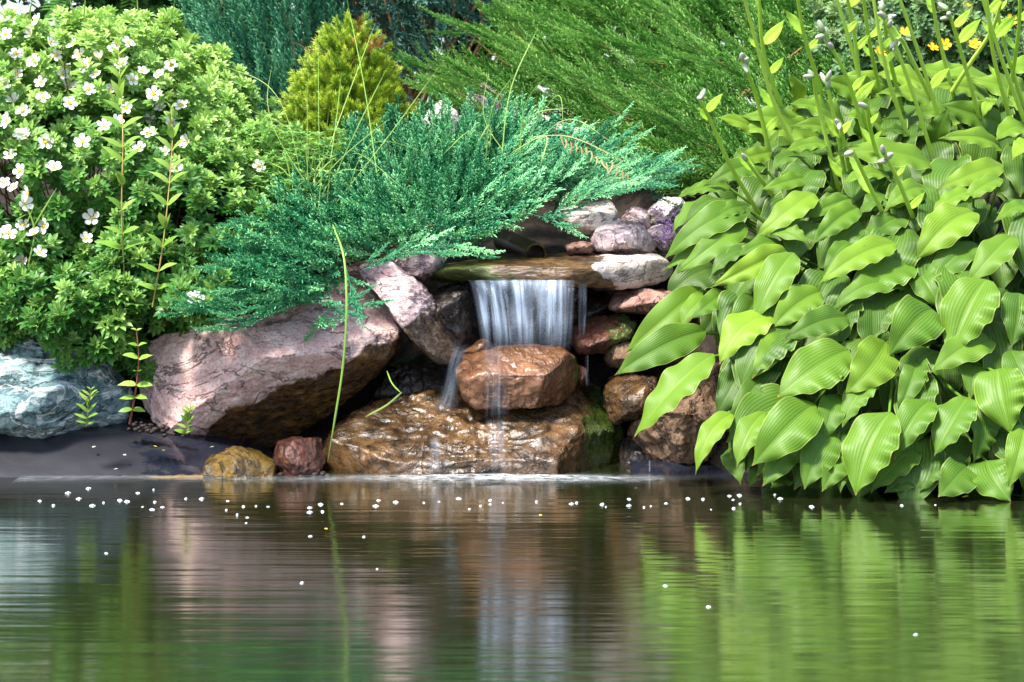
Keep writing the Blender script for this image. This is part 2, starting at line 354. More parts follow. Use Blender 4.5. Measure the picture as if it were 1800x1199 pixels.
rock('rounded orange brown boulder the waterfall lands on', [(802, 648), (815, 626), (860, 616), (930, 610), (990, 616), (1014, 630), (1013, 662), (1005, 700), (960, 709), (880, 713), (832, 714), (811, 692)], 0.22, 0.15, M['orange'], 53, sub=6, n=3.2, nf=3, amp=0.07, planes=[(0, -0.80, 0.6, 0.78), (0.9, -0.4, 0, 0.86), (0, -1, -0.15, 0.80)], wet=1.2, moss=('right', [(1002, 600), (1000, 720)], 14))
rock('wide low wet brown boulder at the foot of the waterfall', [(556, 850), (562, 792), (592, 748), (660, 708), (740, 693), (830, 688), (930, 682), (1010, 680), (1058, 672), (1086, 720), (1102, 790), (1100, 850), (1080, 885), (820, 890), (590, 885)], 0.30, 0.31, M['brown'], 59, sub=7, n=3.4, nf=3, amp=0.07, freq=2.6, fine=0.010,
     planes=[(-0.05, -0.72, 0.69, 0.62), (0, -1, 0.05, 0.90), (0.9, -0.42, 0.0, 0.86)], wet=1.2, moss=('right', [(1046, 660), (1010, 720), (1014, 850)], 30))
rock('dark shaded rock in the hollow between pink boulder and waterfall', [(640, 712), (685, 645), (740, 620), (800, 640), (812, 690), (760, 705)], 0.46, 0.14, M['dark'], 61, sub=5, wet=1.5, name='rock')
rock('small dark red wet rock at the waterline beside the wide brown boulder', [(481, 805), (489, 781), (520, 771), (564, 775), (568, 815), (556, 850), (500, 850)], 0.09, 0.10, M['red'], 67, sub=5, wet=2.0, amp=0.1, name='rock')
rock('yellow ochre algae covered rock at the end of the black liner', [(350, 860), (368, 806), (408, 790), (450, 797), (482, 816), (488, 860)], 0.07, 0.11, M['ochre'], 71, sub=5, wet=0.5, moss=('right', [(425, 780), (440, 860)], 30), name='rock')
rock('flat reddish stone just under the right end of the ledge', [(1070, 541), (1084, 517), (1130, 510), (1212, 519), (1218, 548), (1150, 553), (1090, 553)], 0.36, 0.15, M['red'], 73, sub=5, n=3.5, wet=-0.9, name='rock')
rock('wet red stone with a mossy top right of the falling water', [(1006, 603), (1010, 575), (1040, 561), (1100, 554), (1118, 570), (1102, 597), (1060, 617), (1016, 622)], 0.34, 0.14, M['red'], 79, sub=5, planes=[(0, -0.75, 0.65, 0.6)], wet=2.0, moss=('right', [(1052, 550), (1045, 620)], 50), name='rock')
rock('small round brown stone below the wet red stone', [(1062, 630), (1070, 608), (1100, 600), (1132, 606), (1130, 632), (1105, 649), (1075, 646)], 0.30, 0.10, M['brown'], 83, sub=5, wet=-0.3, name='rock')
rock('knobbly wet brown stone beside the right end of the wide boulder', [(1063, 692), (1075, 665), (1110, 660), (1152, 668), (1164, 702), (1124, 732), (1080, 742), (1066, 716)], 0.24, 0.13, M['brown'], 89, sub=5, wet=0.9, moss=-0.2, amp=0.12, name='rock')
rock('large rough brown rock under the hosta leaves near the water', [(1104, 765), (1120, 735), (1200, 690), (1270, 640), (1310, 700), (1300, 790), (1200, 806), (1130, 812)], 0.22, 0.20, M['brown'], 97, sub=6, wet=-0.4, amp=0.12, freq=3, fine=0.02)
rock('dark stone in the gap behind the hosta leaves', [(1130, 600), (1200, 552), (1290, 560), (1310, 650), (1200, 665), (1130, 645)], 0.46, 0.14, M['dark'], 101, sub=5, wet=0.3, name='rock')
rock('little wet stone wedged right of the middle boulder', [(1002, 665), (1012, 640), (1034, 648), (1034, 675), (1012, 684)], 0.30, 0.06, M['red'], 103, sub=4, wet=2, name='rock')
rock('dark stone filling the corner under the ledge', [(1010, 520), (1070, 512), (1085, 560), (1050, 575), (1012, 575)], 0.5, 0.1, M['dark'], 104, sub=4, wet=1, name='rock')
rock('black wet stone at the waterline right of the wide boulder', [(1085, 850), (1092, 780), (1112, 760), (1140, 800), (1150, 850)], 0.28, 0.10, M['dark'], 105, sub=5, wet=2, name='rock')
rock('flat topped pinkish cream stone at the juniper tips above the ledge', [(972, 372), (1000, 357), (1070, 354), (1084, 375), (1081, 400), (1040, 413), (983, 406)], 0.62, 0.14, M['pale'], 107, sub=5, n=3.4, nf=5, planes=[(-0.2, -0.5, 0.85, 0.62)], name='rock')
rock('angular lilac stone sitting on the ledge', [(1040, 421), (1050, 395), (1077, 384), (1130, 401), (1157, 432), (1140, 444), (1080, 449), (1045, 441)], 0.50, 0.12, M['lilac'], 109, sub=5, n=2.6, nf=8, planes=[(-0.3, -0.6, 0.75, 0.62), (0.6, -0.75, 0.1, 0.62)], name='rock')
rock('small pointed mauve stone behind the angular lilac stone', [(1087, 389), (1112, 363), (1136, 369), (1142, 398), (1115, 408)], 0.66, 0.08, M['mauve'], 113, sub=5, name='rock')
rock('pale rounded stone behind the purple flowers', [(1134, 376), (1165, 349), (1196, 349), (1207, 368), (1182, 391), (1145, 394)], 0.78, 0.10, M['pale'], 127, sub=5, name='rock')
rock('flat dark red chip of stone on the ledge beneath the angular stone', [(994, 433), (1010, 425), (1042, 428), (1044, 443), (1000, 447)], 0.46, 0.06, M['red'], 131, sub=4, name='rock')
rock('lilac stone below the purple flowers by the hosta', [(1138, 408), (1160, 395), (1192, 400), (1204, 430), (1160, 446)], 0.58, 0.09, M['lilac'], 137, sub=5, name='rock')
rock('pale pointed stone poking out behind the creeping juniper', [(738, 225), (752, 196), (775, 178), (800, 195), (814, 225), (800, 262), (750, 262)], 1.2, 0.10, M['pale'], 139, sub=5, name='rock')
rock('pinkish rock half hidden under the green arching juniper', [(808, 222), (826, 165), (858, 140), (884, 165), (880, 225), (840, 240)], 1.45, 0.12, M['lilac'], 149, sub=5, name='rock')

# ------------------------------------------------------------------ pond liner (black rubber folded over the rim)
t = NT('black rubber liner'); v = t.obj(); n1 = t.noise(v, 6, 4); n2 = t.noise(v, 90, 3)
wl = t.math('ADD', t.attr('damp'), t.math('MULTIPLY', t.math('SUBTRACT', t.noise(t.obj((1, 2.2, 2.2)), 16, 6, 0.7), 0.5), 3.4))
wl = t.ramp(wl, [(0.35, 0.0), (0.6, 1.0)])
c = t.mix(wl, t.mix(n1, (0.010, 0.010, 0.014), (0.020, 0.020, 0.027)), (0.010, 0.012, 0.020))
c = t.mix(t.ramp(t.math('ADD', t.attr('wet'), t.math('MULTIPLY', t.math('SUBTRACT', t.noise(v, 30, 5, 0.7), 0.5), 2.2)), [(0.4, 0.0), (0.7, 1.0)]), c, (0.14, 0.085, 0.022))
rg = t.math('ADD', 0.30, t.math('MULTIPLY', wl, -0.18))
M['liner'] = t.done(t.principled(c, rg, t.bump(t.math('ADD', t.math('MULTIPLY', n1, 1.0), t.math('MULTIPLY', n2, 0.06)), 0.003), 0.8))
def liner(label, xs, tops, y0, seed):
    xs = np.array(xs, float); nu, nv = 120, 40
    u = np.linspace(xs[0], xs[-1], nu); top = np.interp(u, xs, tops)
    V = np.zeros((nu, nv, 3)); wet = np.zeros((nu, nv))
    prof = np.array([(-0.06, -0.05), (0.0, -0.004), (0.05, 0.033), (0.10, 0.066), (0.145, 0.092), (0.20, 0.102), (0.34, 0.10), (0.36, 0.06), (0.36, -0.1)])
    q = bez(prof, nv)
    for i in range(nu):
        zt = P(0, top[i], y0 + 0.16)[2]
        s = max(zt, 0.02) / 0.10
        Y = y0 + q[:, 0]; X = (u[i] - CX) * (CAM_D + y0 + 0.08) / F_PX
        V[i, :, 0] = X; V[i, :, 1] = Y; V[i, :, 2] = np.where(q[:, 1] > 0, q[:, 1] * s, q[:, 1])
    Vf = V.reshape(-1, 3); b = fbm(Vf * np.array((4, 9, 9)) + seed, 4, seed) * 0.014 + fbm(Vf * np.array((2, 30, 30)), 2, seed + 3, True) * 0.001
    Vf[:, 2] += b; Vf[:, 1] += b * 0.8
    px, py = to_px(Vf)
    wet = np.clip((py - np.interp(px, (0, 180, 300, 480, 520, 700), (870, 843, 832, 822, 900, 900))) / 7, -2, 1.2)
    return props(build('pond_liner', Vf, grid_faces(nu, nv)[:, ::-1], M['liner'], attrs={'wet': wet, 'damp': np.interp(px, (0, 150, 260, 400, 480, 1000), (-0.9, -0.5, 0.5, 1.2, 1.5, 1.5))}), label, 'pond liner')
liner('black rubber liner wrapped over the left pond rim, wet and shiny', (-500, 0, 200, 300, 400, 470), (755, 756, 757, 765, 785, 812), 0.0, 5)
liner('short stretch of black rubber liner below the hosta leaves', (1110, 1160, 1240, 1330), (826, 810, 803, 806), 0.0, 9)

# black hose mouth on the ledge
hp = thing('water_pipe', 'dark pipe mouth feeding water onto the ledge under the juniper', 'pipe', P(938, 452, 0.60))
ax = unit(np.array((0.25, -1.0, -0.08))); a0 = P(942, 447, 0.52)
pts = a0 - ax[None] * np.linspace(0, 0.35, 8)[:, None]
rim = np.array([0.030] * 8); V, q = tube(pts, rim, 20); build('pipe_wall', V, q, M['liner'], hp, {'wet': np.full(len(V), -2.0)})
V2, q2 = tube(pts[:4], 0.024, 20); build('pipe_bore', V2, q2[:, ::-1], M['dark'], hp, {'wet': np.full(len(V2), 1.0), 'moss': np.full(len(V2), -3.0)})
rv = np.concatenate((V[:20], V2[:20])); k = np.arange(20); rf = np.stack((k, (k + 1) % 20, 20 + (k + 1) % 20, 20 + k), -1)
build('pipe_lip', rv, rf, M['ochre'], hp, {'wet': np.full(40, 0.2), 'moss': np.full(40, 0.0)})

# ------------------------------------------------------------------ falling water
t = NT('silky falling water'); uvn = t.n('ShaderNodeTexCoord').outputs['UV']
mp = t.n('ShaderNodeMapping'); mp.inputs['Scale'].default_value = (15, 0.5, 1); t.t.links.new(uvn, mp.inputs[0])
mp2 = t.n('ShaderNodeMapping'); mp2.inputs['Scale'].default_value = (4.2, 0.9, 1); mp2.inputs['Location'].default_value = (4, 2, 0); t.t.links.new(uvn, mp2.inputs[0])
st = t.ramp(t.noise(mp.outputs[0], 1.0, 5, 0.6, 0.5), [(0.36, 0.02), (0.74, 1.0)])
st2 = t.ramp(t.noise(mp2.outputs[0], 1.0, 3, 0.5), [(0.36, 0.10), (0.68, 1.0)])
al = t.math('MULTIPLY', t.math('MULTIPLY', st, st2), t.attr('tone'), clamp=True)
di = t.n('ShaderNodeBsdfPrincipled'); t.put(di.inputs['Base Color'], (0.64, 0.79, 1.0)); di.inputs['Roughness'].default_value = 0.25
tl = t.n('ShaderNodeBsdfTranslucent'); t.put(tl.inputs[0], (0.64, 0.79, 1.0))
m1 = t.n('ShaderNodeMixShader'); m1.inputs[0].default_value = 0.35; t.t.links.new(di.outputs[0], m1.inputs[1]); t.t.links.new(tl.outputs[0], m1.inputs[2])
tp = t.n('ShaderNodeBsdfTransparent'); m2 = t.n('ShaderNodeMixShader'); t.t.links.new(al, m2.inputs[0]); t.t.links.new(tp.outputs[0], m2.inputs[1]); t.t.links.new(m1.outputs[0], m2.inputs[2])
M['fall'] = t.done(m2.outputs[0])
def veil(wf, name, path_l, path_r, dens, seed, wob=0.006, fade=(0.15, 0.2), edge=0.12):
    """a sheet of falling water between two edge paths of (px, py, Y)"""
    nu, nv = 60, 24
    A = bez([P(*p) for p in path_l], nv); B = bez([P(*p) for p in path_r], nv)
    u = np.linspace(0, 1, nu)[:, None, None]; V = A[None] * (1 - u) + B[None] * u
    uu, vv = np.meshgrid(np.linspace(0, 1, nu), np.linspace(0, 1, nv), indexing='ij')
    V[:, :, 1] += noise(np.stack((uu.ravel() * 14 + seed * 7, vv.ravel() * 0.7, 0 * uu.ravel()), -1), seed).reshape(nu, nv) * wob
    e = np.clip(np.minimum(uu, 1 - uu) / edge, 0, 1) * np.clip(vv / fade[0], 0, 1) * np.clip((1 - vv) / fade[1], 0.0, 1)
    wpx = abs(path_r[0][0] - path_l[0][0]) / 188.0
    return build(name, V.reshape(-1, 3), grid_faces(nu, nv), M['fall'], wf, {'tone': (e * dens).ravel()}, uv=np.stack((uu.ravel() * max(wpx, 0.12) + seed * 1.7, vv.ravel() + seed), -1))
wf = thing('waterfall', 'small silky white waterfall pouring over the flat ledge', 'waterfall', P(920, 614, 0.14))
veil(wf, 'water_curtain', [(822, 492, 0.18), (826, 502, 0.145), (838, 560, 0.125), (846, 616, 0.12)], [(1012, 490, 0.18), (1011, 502, 0.145), (1008, 560, 0.125), (1004, 616, 0.12)], 1.35, 1, fade=(0.05, 0.34), edge=0.13)
veil(wf, 'water_curtain', [(830, 492, 0.20), (833, 502, 0.165), (842, 560, 0.15), (850, 612, 0.145)], [(1004, 490, 0.20), (1003, 502, 0.165), (1000, 560, 0.15), (996, 612, 0.145)], 0.45, 4, fade=(0.05, 0.4), edge=0.12)
veil(wf, 'water_strand', [(1016, 495, 0.16), (1016, 540, 0.15), (1018, 600, 0.15)], [(1034, 494, 0.16), (1032, 540, 0.15), (1028, 590, 0.15)], 0.35, 2)
veil(wf, 'water_strand', [(845, 603, 0.10), (848, 640, 0.055), (852, 690, 0.045), (850, 738, 0.03)], [(905, 603, 0.10), (900, 640, 0.055), (896, 690, 0.045), (896, 738, 0.03)], 0.5, 3, edge=0.5)
veil(wf, 'water_strand', [(790, 600, 0.20), (782, 640, 0.17), (770, 690, 0.14), (735, 720, 0.08)], [(830, 606, 0.18), (812, 640, 0.13), (806, 690, 0.09), (810, 735, 0.02)], 0.35, 6, edge=0.5)
veil(wf, 'water_strand', [(850, 735, 0.03), (852, 780, -0.005), (855, 838, -0.02)], [(890, 735, 0.03), (892, 780, -0.005), (900, 838, -0.02)], 0.4, 7, edge=0.35)
veil(wf, 'water_strand', [(755, 765, 0.0), (755, 800, -0.02), (752, 838, -0.03)], [(775, 765, 0.0), (776, 800, -0.02), (778, 838, -0.03)], 0.4, 8, edge=0.35)
veil(wf, 'water_strand', [(1028, 622, 0.2), (1028, 650, 0.2), (1029, 680, 0.2)], [(1035, 622, 0.2), (1035, 650, 0.2), (1036, 680, 0.2)], 0.7, 9, edge=0.3)
veil(wf, 'water_strand', [(1140, 808, 0.06), (1140, 825, 0.06), (1140, 842, 0.06)], [(1144, 808, 0.06), (1144, 825, 0.06), (1144, 842, 0.06)], 0.8, 11, edge=0.3)

# splash foam where the water meets the pond
t = NT('splash foam'); nz = t.noise(t.obj((1, 2.0, 1)), 30, 6, 0.65, 0.6)
al = t.math('MULTIPLY', t.ramp(nz, [(0.34, 0.0), (0.80, 0.9)]), t.attr('tone'), clamp=True)
di = t.principled((0.75, 0.82, 0.86), 0.5); tp = t.n('ShaderNodeBsdfTransparent'); m2 = t.n('ShaderNodeMixShader')
t.t.links.new(al, m2.inputs[0]); t.t.links.new(tp.outputs[0], m2.inputs[1]); t.t.links.new(di, m2.inputs[2]); M['foam'] = t.done(m2.outputs[0])
nu, nv = 160, 40; uu, vv = np.meshgrid(np.linspace(0, 1, nu), np.linspace(0, 1, nv), indexing='ij')
X = -1.15 + uu * 1.75; Y = 0.10 - vv * 0.42
core = np.exp(-((X + 0.04) / 0.24) ** 2) * np.exp(-((Y + 0.035) / 0.05) ** 2)
strip = np.exp(-((Y + 0.03 + 0.02 * np.sin(X * 9)) / 0.045) ** 2) * 0.20 * (X < 0.35)
Zf = 0.004 + core * (0.008 + 0.004 * noise(np.stack((X.ravel() * 40, Y.ravel() * 40, 0 * X.ravel()), -1), 3).reshape(X.shape))
props(build('splash_foam', np.stack((X, Y, Zf), -1).reshape(-1, 3), grid_faces(nu, nv)[:, ::-1], M['foam'], attrs={'tone': np.clip(core * 1.2 + strip, 0, 1).ravel()}), 'white splash and streaky foam where the waterfall meets the pond', 'foam', kind='stuff')

# bubbles and petals
tb = NT('foam bubble'); M['bubble'] = tb.done(tb.principled((0.50, 0.54, 0.56), 0.2, None, 0.6))
tv, tf = ico(3); keep = tv[:, 2] > -0.3
bub = [(120, 867), (155, 859), (70, 881), (94, 889), (139, 877), (163, 889), (182, 884), (211, 880), (223, 882), (251, 891), (267, 896), (272, 883), (286, 892), (242, 867), (270, 861), (327, 877), (355, 877), (400, 881), (398, 897), (417, 905), (428, 891), (435, 910), (450, 890), (471, 891), (564, 887), (544, 893), (545, 901), (567, 900), (601, 886), (661, 890), (665, 880), (696, 883), (745, 884), (772, 882), (806, 877), (825, 895), (862, 880), (862, 887), (884, 884), (845, 890), (433, 920), (546, 943), (640, 944), (531, 1025), (663, 1001), (187, 973), (943, 882), (1005, 886), (1014, 884), (1059, 887), (1065, 891), (1106, 878), (1106, 889), (1132, 892), (1144, 890), (1171, 885), (1209, 877), (1236, 878), (1250, 896), (1282, 872), (1289, 879), (1300, 871), (1290, 894), (1301, 886), (1362, 870), (1371, 877), (1427, 891), (1585, 889), (1644, 888), (1169, 1030), (1245, 1067), (1610, 1116)]
bm0 = None; g = np.random.default_rng(4)
for i, (px, py) in enumerate(bub):
    p = on_water(px, py); s = g.uniform(0.0016, 0.0040) if py < 912 else g.uniform(0.0022, 0.0032)
    if bm0 is None:
        blob = np.concatenate([tv * (1, 1, 0.8) + (0, 0, 0.15), tv * 0.6 + (1.25, 0.3, 0), tv * 0.45 + (-1.1, -0.4, -0.05)]); n0 = len(tv)
        o = build('foam_bubble', blob, np.concatenate([tf, tf + n0, tf + 2 * n0]), M['bubble'], loc=(0, 0, 0)); bm0 = o
    else:
        o = bm0.copy(); C.objects.link(o)
    o.location = tuple(p); o.scale = (s, s, s); o.rotation_euler = (0, 0, g.uniform(0, 6.28))
    props(o, 'small white foam bubble floating on the dark pond', 'bubble', 'foam bubbles on the pond')
M['pebble'] = plain_mat('wet gravel', (0.010, 0.008, 0.007), 0.6, 0.2, (0.030, 0.022, 0.017), 60)
gp0 = None; g = np.random.default_rng(8); spots = [(g.uniform(225, 330), 0) for _ in range(34)] + [(g.uniform(486, 580), 1) for _ in range(8)]
for px, kk_ in spots:
    py = (752 + 0.20 * max(0, px - 250) + g.uniform(-10, 6)) if kk_ == 0 else 838 + g.uniform(-6, 2)
    if gp0 is None:
        v, f = ico(3); v = v * (1, 0.8, 0.65); v = v + unit(v) * (0.16 * fbm(v * 1.6, 3, 5))[:, None]; gp0 = build('pebble', v, f, M['pebble'], loc=(0, 0, 0)); o = gp0
    else: o = gp0.copy(); C.objects.link(o)
    s_ = g.uniform(0.004, 0.010); o.location = tuple(P(px, py, 0.10 if kk_ == 0 else 0.02)); o.scale = (s_, s_, s_); o.rotation_euler = (g.uniform(-.3, .3), g.uniform(-.3, .3), g.uniform(0, 6))
    props(o, 'dark wet pebble in the gravel at the foot of the boulders', 'pebble', 'gravel between the boulders')
M['petal'] = plain_mat('fallen petal', (0.8, 0.77, 0.66), 0.6, 0.3, (0.7, 0.6, 0.4))
M['ypetal'] = plain_mat('yellow petal', (0.75, 0.55, 0.05), 0.6, 0.3)
pv = np.array([(0, 0, 0), (0.5, 0.5, 0.12), (1.1, 0.45, 0.25), (1.4, 0, 0.2), (1.1, -0.45, 0.25), (0.5, -0.5, 0.12), (0.75, 0, 0.02)]) - (0.7, 0, 0)
pf = np.array([(6, 0, 5), (6, 5, 4), (6, 4, 3), (6, 3, 2), (6, 2, 1), (6, 1, 0)])
def petal(label, loc, s, mat, rz, group):
    a = np.array(((math.cos(rz), -math.sin(rz), 0), (math.sin(rz), math.cos(rz), 0), (0, 0, 1)))
    props(build('petal', (pv * s) @ a.T + loc, pf, mat), label, 'petal', group)
for px, py, Y, zz, lab in ((165, 786, 0.09, 0.094, 'white petal on the black liner below the blue green boulder'), (219, 800, 0.06, 0.078, 'white petal at the middle of the black liner'), (273, 785, 0.09, 0.09, 'yellowish petal fallen on the liner in front of the pink boulder'), (287, 792, 0.08, 0.085, 'tiny white petal beside the yellowish one on the liner'), (203, 825, 0.03, 0.045, 'white petal lowest on the black liner near the water'), (372, 786, 0.08, 0.075, 'white petal on the liner close to the ochre rock')):
    p = P(px, py, Y - 0.03); petal(lab, p, 0.0075, M['ypetal'] if 'yellowish' in lab else M['petal'], px * 1.3, 'fallen petals on the liner')
petal('yellow fallen petal on the water under the hosta', on_water(1697, 874, 0.006), 0.012, M['ypetal'], 0.3, 'yellow petals on the water')
petal('tiny yellow petal floating in front of the waterfall', on_water(950, 906, 0.004), 0.006, M['ypetal'], 1.3, 'yellow petals on the water')
petal('tiny yellow petal floating in front of the pink boulder', on_water(573, 930, 0.004), 0.006, M['ypetal'], 2.0, 'yellow petals on the water')

# ------------------------------------------------------------------ conifers
def shoots(p0, d, L, r, tone0, tone1):
    """three-sided spikes: vertices, faces, tone"""
    p0, d = np.asarray(p0, float), unit(np.asarray(d, float)); m = len(p0); L = np.broadcast_to(L, (m,)); r = np.broadcast_to(r, (m,))
    ref = np.where(np.abs(d[:, 2:3]) < 0.8, np.array((0, 0, 1.0)), np.array((0, 1.0, 0)))
    a = unit(np.cross(d, ref)); b = np.cross(d, a)
    V = np.empty((m, 7, 3)); T = np.empty((m, 7))
    for k in range(3):
        o = np.cos(k * 2.0944) * a + np.sin(k * 2.0944) * b
        V[:, k] = p0 + o * r[:, None] * 0.8; V[:, 3 + k] = p0 + d * (L * 0.6)[:, None] + o * r[:, None]
    V[:, 6] = p0 + d * L[:, None]
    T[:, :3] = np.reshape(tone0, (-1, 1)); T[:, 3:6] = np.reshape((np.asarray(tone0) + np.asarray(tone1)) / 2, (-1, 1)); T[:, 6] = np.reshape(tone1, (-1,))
    f = np.array([(0, 1, 4), (0, 4, 3), (1, 2, 5), (1, 5, 4), (2, 0, 3), (2, 3, 5), (3, 4, 6), (4, 5, 6), (5, 3, 6)])
    F = (f[None] + (np.arange(m) * 7)[:, None, None]).reshape(-1, 3)
    return V.reshape(-1, 3), F, T.ravel()
def plume(g, L, n2, l2, n3, l3, r, a2=40, a3=38, droop=0.0, side=1.0, wood=0.0022, flat=0.45):
    """one feathery conifer spray along +x: axis, side twigs, short scale-leaf shoots"""
    V, F, T = [], [], []; n = 0
    def add(v, f, t):
        nonlocal n
        V.append(v); F.append(f + n); T.append(t); n += len(v)
    s = np.linspace(0.08, 1.0, n2); base = np.stack((s * L, 0 * s, droop * L * s**2), -1)
    ph = np.arange(n2) * 2.4 + g.uniform(0, 6)
    len2 = l2 * (1.15 - 0.85 * s) * g.uniform(0.7, 1.25, n2) * np.clip(s * 6, 0.4, 1)
    a = np.radians(a2 * g.uniform(0.7, 1.3, n2)) * (1 - 0.35 * s)
    d2 = np.stack((np.cos(a), np.sin(a) * np.cos(ph), np.sin(a) * np.sin(ph) * flat + 0.25 * side), -1); d2 = unit(d2)
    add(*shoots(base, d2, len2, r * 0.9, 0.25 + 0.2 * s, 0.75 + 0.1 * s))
    for k in range(n2):
        m = max(2, int(n3 * len2[k] / l2)); u = np.linspace(0.12, 0.95, m); b = base[k] + d2[k] * (u * len2[k])[:, None]
        phi = np.arange(m) * 2.4 + g.uniform(0, 6); aa = np.radians(a3 * g.uniform(0.75, 1.3, m))
        e1 = unit(np.cross(d2[k], (0.1, 0.2, 1.0))); e2 = np.cross(d2[k], e1)
        d3 = np.cos(aa)[:, None] * d2[k] + np.sin(aa)[:, None] * (np.cos(phi)[:, None] * e1 + np.sin(phi)[:, None] * e2 * 0.8)
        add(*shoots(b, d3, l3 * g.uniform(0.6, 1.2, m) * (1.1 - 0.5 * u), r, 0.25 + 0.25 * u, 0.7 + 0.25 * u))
    q = np.linspace(0, 1, 6); ax = np.stack((q * L * 1.02, 0 * q, droop * L * q**2), -1); tv, tq = tube(ax, wood * (1.1 - 0.8 * q), 4)
    add(tv, np.concatenate((tq[:, [0, 1, 2]], tq[:, [0, 2, 3]])), np.full(len(tv), 0.35))
    return np.concatenate(V), np.concatenate(F), np.concatenate(T)
def foliage(name, mat, parent, temps, pos, dirs, up, scale, jit, g, tone_var=0.18):
    pile = Pile(); k = g.integers(0, len(temps), len(pos)); Mx = frames(dirs, up)
    tv_ = g.normal(0, tone_var, len(pos))
    for i, (v, f, tt) in enumerate(temps):
        q = np.nonzero(k == i)[0]
        if not len(q): continue
        V, Fa = scatter(v, f, Mx[q], pos[q], scale[q]); pile.add(V, Fa, np.clip(tt[None] + tv_[q][:, None], 0, 1).ravel())
    return pile.out(name, mat, parent, smooth=False)
def branches(name, parent, mat, starts, ends, g, r=0.006):
    p = Pile()
    for a, b in zip(starts, ends):
        mid = (a + b) / 2 + g.normal(0, 0.06, 3) * np.linalg.norm(b - a) + (0, 0, -0.03)
        v, q = tube(bez([a, mid, b], 8), np.linspace(r, r * 0.3, 8), 5); p.add(v, q, g.uniform(0.3, 0.7))
    return p.out(name, mat, parent)
M['bark'] = plain_mat('juniper bark', (0.16, 0.075, 0.03), 0.8, 0.3, (0.30, 0.17, 0.07), 60, 0.002)
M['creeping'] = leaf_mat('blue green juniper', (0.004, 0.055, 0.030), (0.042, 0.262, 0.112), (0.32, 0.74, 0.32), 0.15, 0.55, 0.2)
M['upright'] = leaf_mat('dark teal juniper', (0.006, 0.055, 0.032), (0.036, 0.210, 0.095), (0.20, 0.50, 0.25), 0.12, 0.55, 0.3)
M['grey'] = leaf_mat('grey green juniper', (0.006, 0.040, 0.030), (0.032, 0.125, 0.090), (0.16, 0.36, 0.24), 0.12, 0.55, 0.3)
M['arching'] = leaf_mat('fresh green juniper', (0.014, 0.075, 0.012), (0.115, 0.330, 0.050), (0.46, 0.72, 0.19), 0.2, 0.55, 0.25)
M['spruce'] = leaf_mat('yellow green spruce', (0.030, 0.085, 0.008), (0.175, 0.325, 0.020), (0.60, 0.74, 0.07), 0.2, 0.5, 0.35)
M['dead'] = leaf_mat('browned needles', (0.10, 0.05, 0.012), (0.26, 0.14, 0.03), (0.42, 0.27, 0.06), 0.15, 0.6, 0.3)

def conifer_field(poly, n, ysurf, depth, dfun, g, smin, smax):
    q = sample_poly(poly, n, g); Y = ysurf(q[:, 0], q[:, 1]) + g.random(n) ** 1.6 * depth
    pos = PV(q[:, 0], q[:, 1], Y); d = dfun(q[:, 0], q[:, 1]) + g.normal(0, 0.22, (n, 3))
    return q, pos, unit(d), g.uniform(smin, smax, n)
g = np.random.default_rng(21)
T_creep = [plume(g, 0.17, 18, 0.050, 11, 0.0165, 0.0015, 36, 34, 0.12, 0.45) for _ in range(7)]
cr = thing('creeping_juniper', 'low blue green creeping juniper spilling over the rocks', 'shrub', P(720, 330, 0.75))
poly = [(385, 505), (430, 455), (455, 395), (520, 345), (575, 285), (625, 245), (720, 225), (800, 222), (890, 200), (955, 235), (1030, 275), (1110, 290), (1120, 305), (1080, 325), (1020, 330), (955, 330), (935, 372), (905, 400), (870, 418), (830, 424), (780, 425), (700, 420), (650, 440), (600, 452), (572, 475), (565, 520), (545, 545), (480, 545), (400, 540)]
ys = lambda x, y: np.interp(y, (200, 260, 330, 400, 440, 490, 560), (1.05, 0.78, 0.48, 0.26, 0.17, 0.06, 0.0))
def dcreep(x, y):
    dx = np.interp(x, (380, 560, 700, 800, 900, 1000, 1150), (-0.9, -0.55, -0.3, 0.15, 0.6, 0.85, 1.0))
    dz = np.interp(y, (220, 330, 430, 540), (0.75, 0.5, 0.15, -0.25)) * np.ones_like(x)
    return np.stack((dx, -0.55 + 0 * dx, dz), -1)
q, pos, d, sc = conifer_field(poly, 900, ys, 0.16, dcreep, g, 0.6, 1.15)
pos = pos - d * (sc * 0.09)[:, None]
low = (q[:, 1] > 470) & (q[:, 0] > 530); d[low] = unit(np.array((-0.1, -0.5, -0.25)) + g.normal(0, 0.25, (low.sum(), 3)))
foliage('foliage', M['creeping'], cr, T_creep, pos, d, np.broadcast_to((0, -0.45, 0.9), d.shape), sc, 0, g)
# long outlying shoots along the right edge, the front rim and over the pink boulder
ex = [(1000, 330, 1180, 285), (1010, 340, 1160, 310), (1040, 320, 1190, 295), (960, 330, 1060, 265), (980, 380, 1020, 350), (860, 300, 1010, 240), (1020, 290, 1110, 235), (950, 380, 1000, 400), (640, 470, 745, 436), (560, 532, 640, 546), (440, 545, 345, 540), (430, 520, 330, 545), (460, 560, 380, 575), (430, 470, 370, 470), (800, 430, 850, 452), (740, 430, 800, 445), (690, 440, 730, 430), (1080, 310, 1170, 340), (1000, 350, 1100, 330), (1030, 260, 1090, 215), (1060, 335, 1160, 325), (500, 400, 430, 420), (470, 380, 420, 395)]
pe, de, se = [], [], []
for x0, y0, x1, y1 in ex:
    Y0 = float(ys(x0, y0)); a, b = P(x0, y0, Y0 - 0.02), P(x1, y1, Y0 - 0.09); n = max(2, int(np.hypot(x1 - x0, y1 - y0) / 26))
    for k in range(n):
        for _ in range(2):
            pe.append(a + (b - a) * (k / n) + g.normal(0, 0.006, 3)); de.append(unit(b - a) + g.normal(0, 0.16, 3)); se.append(g.uniform(0.45, 0.7))
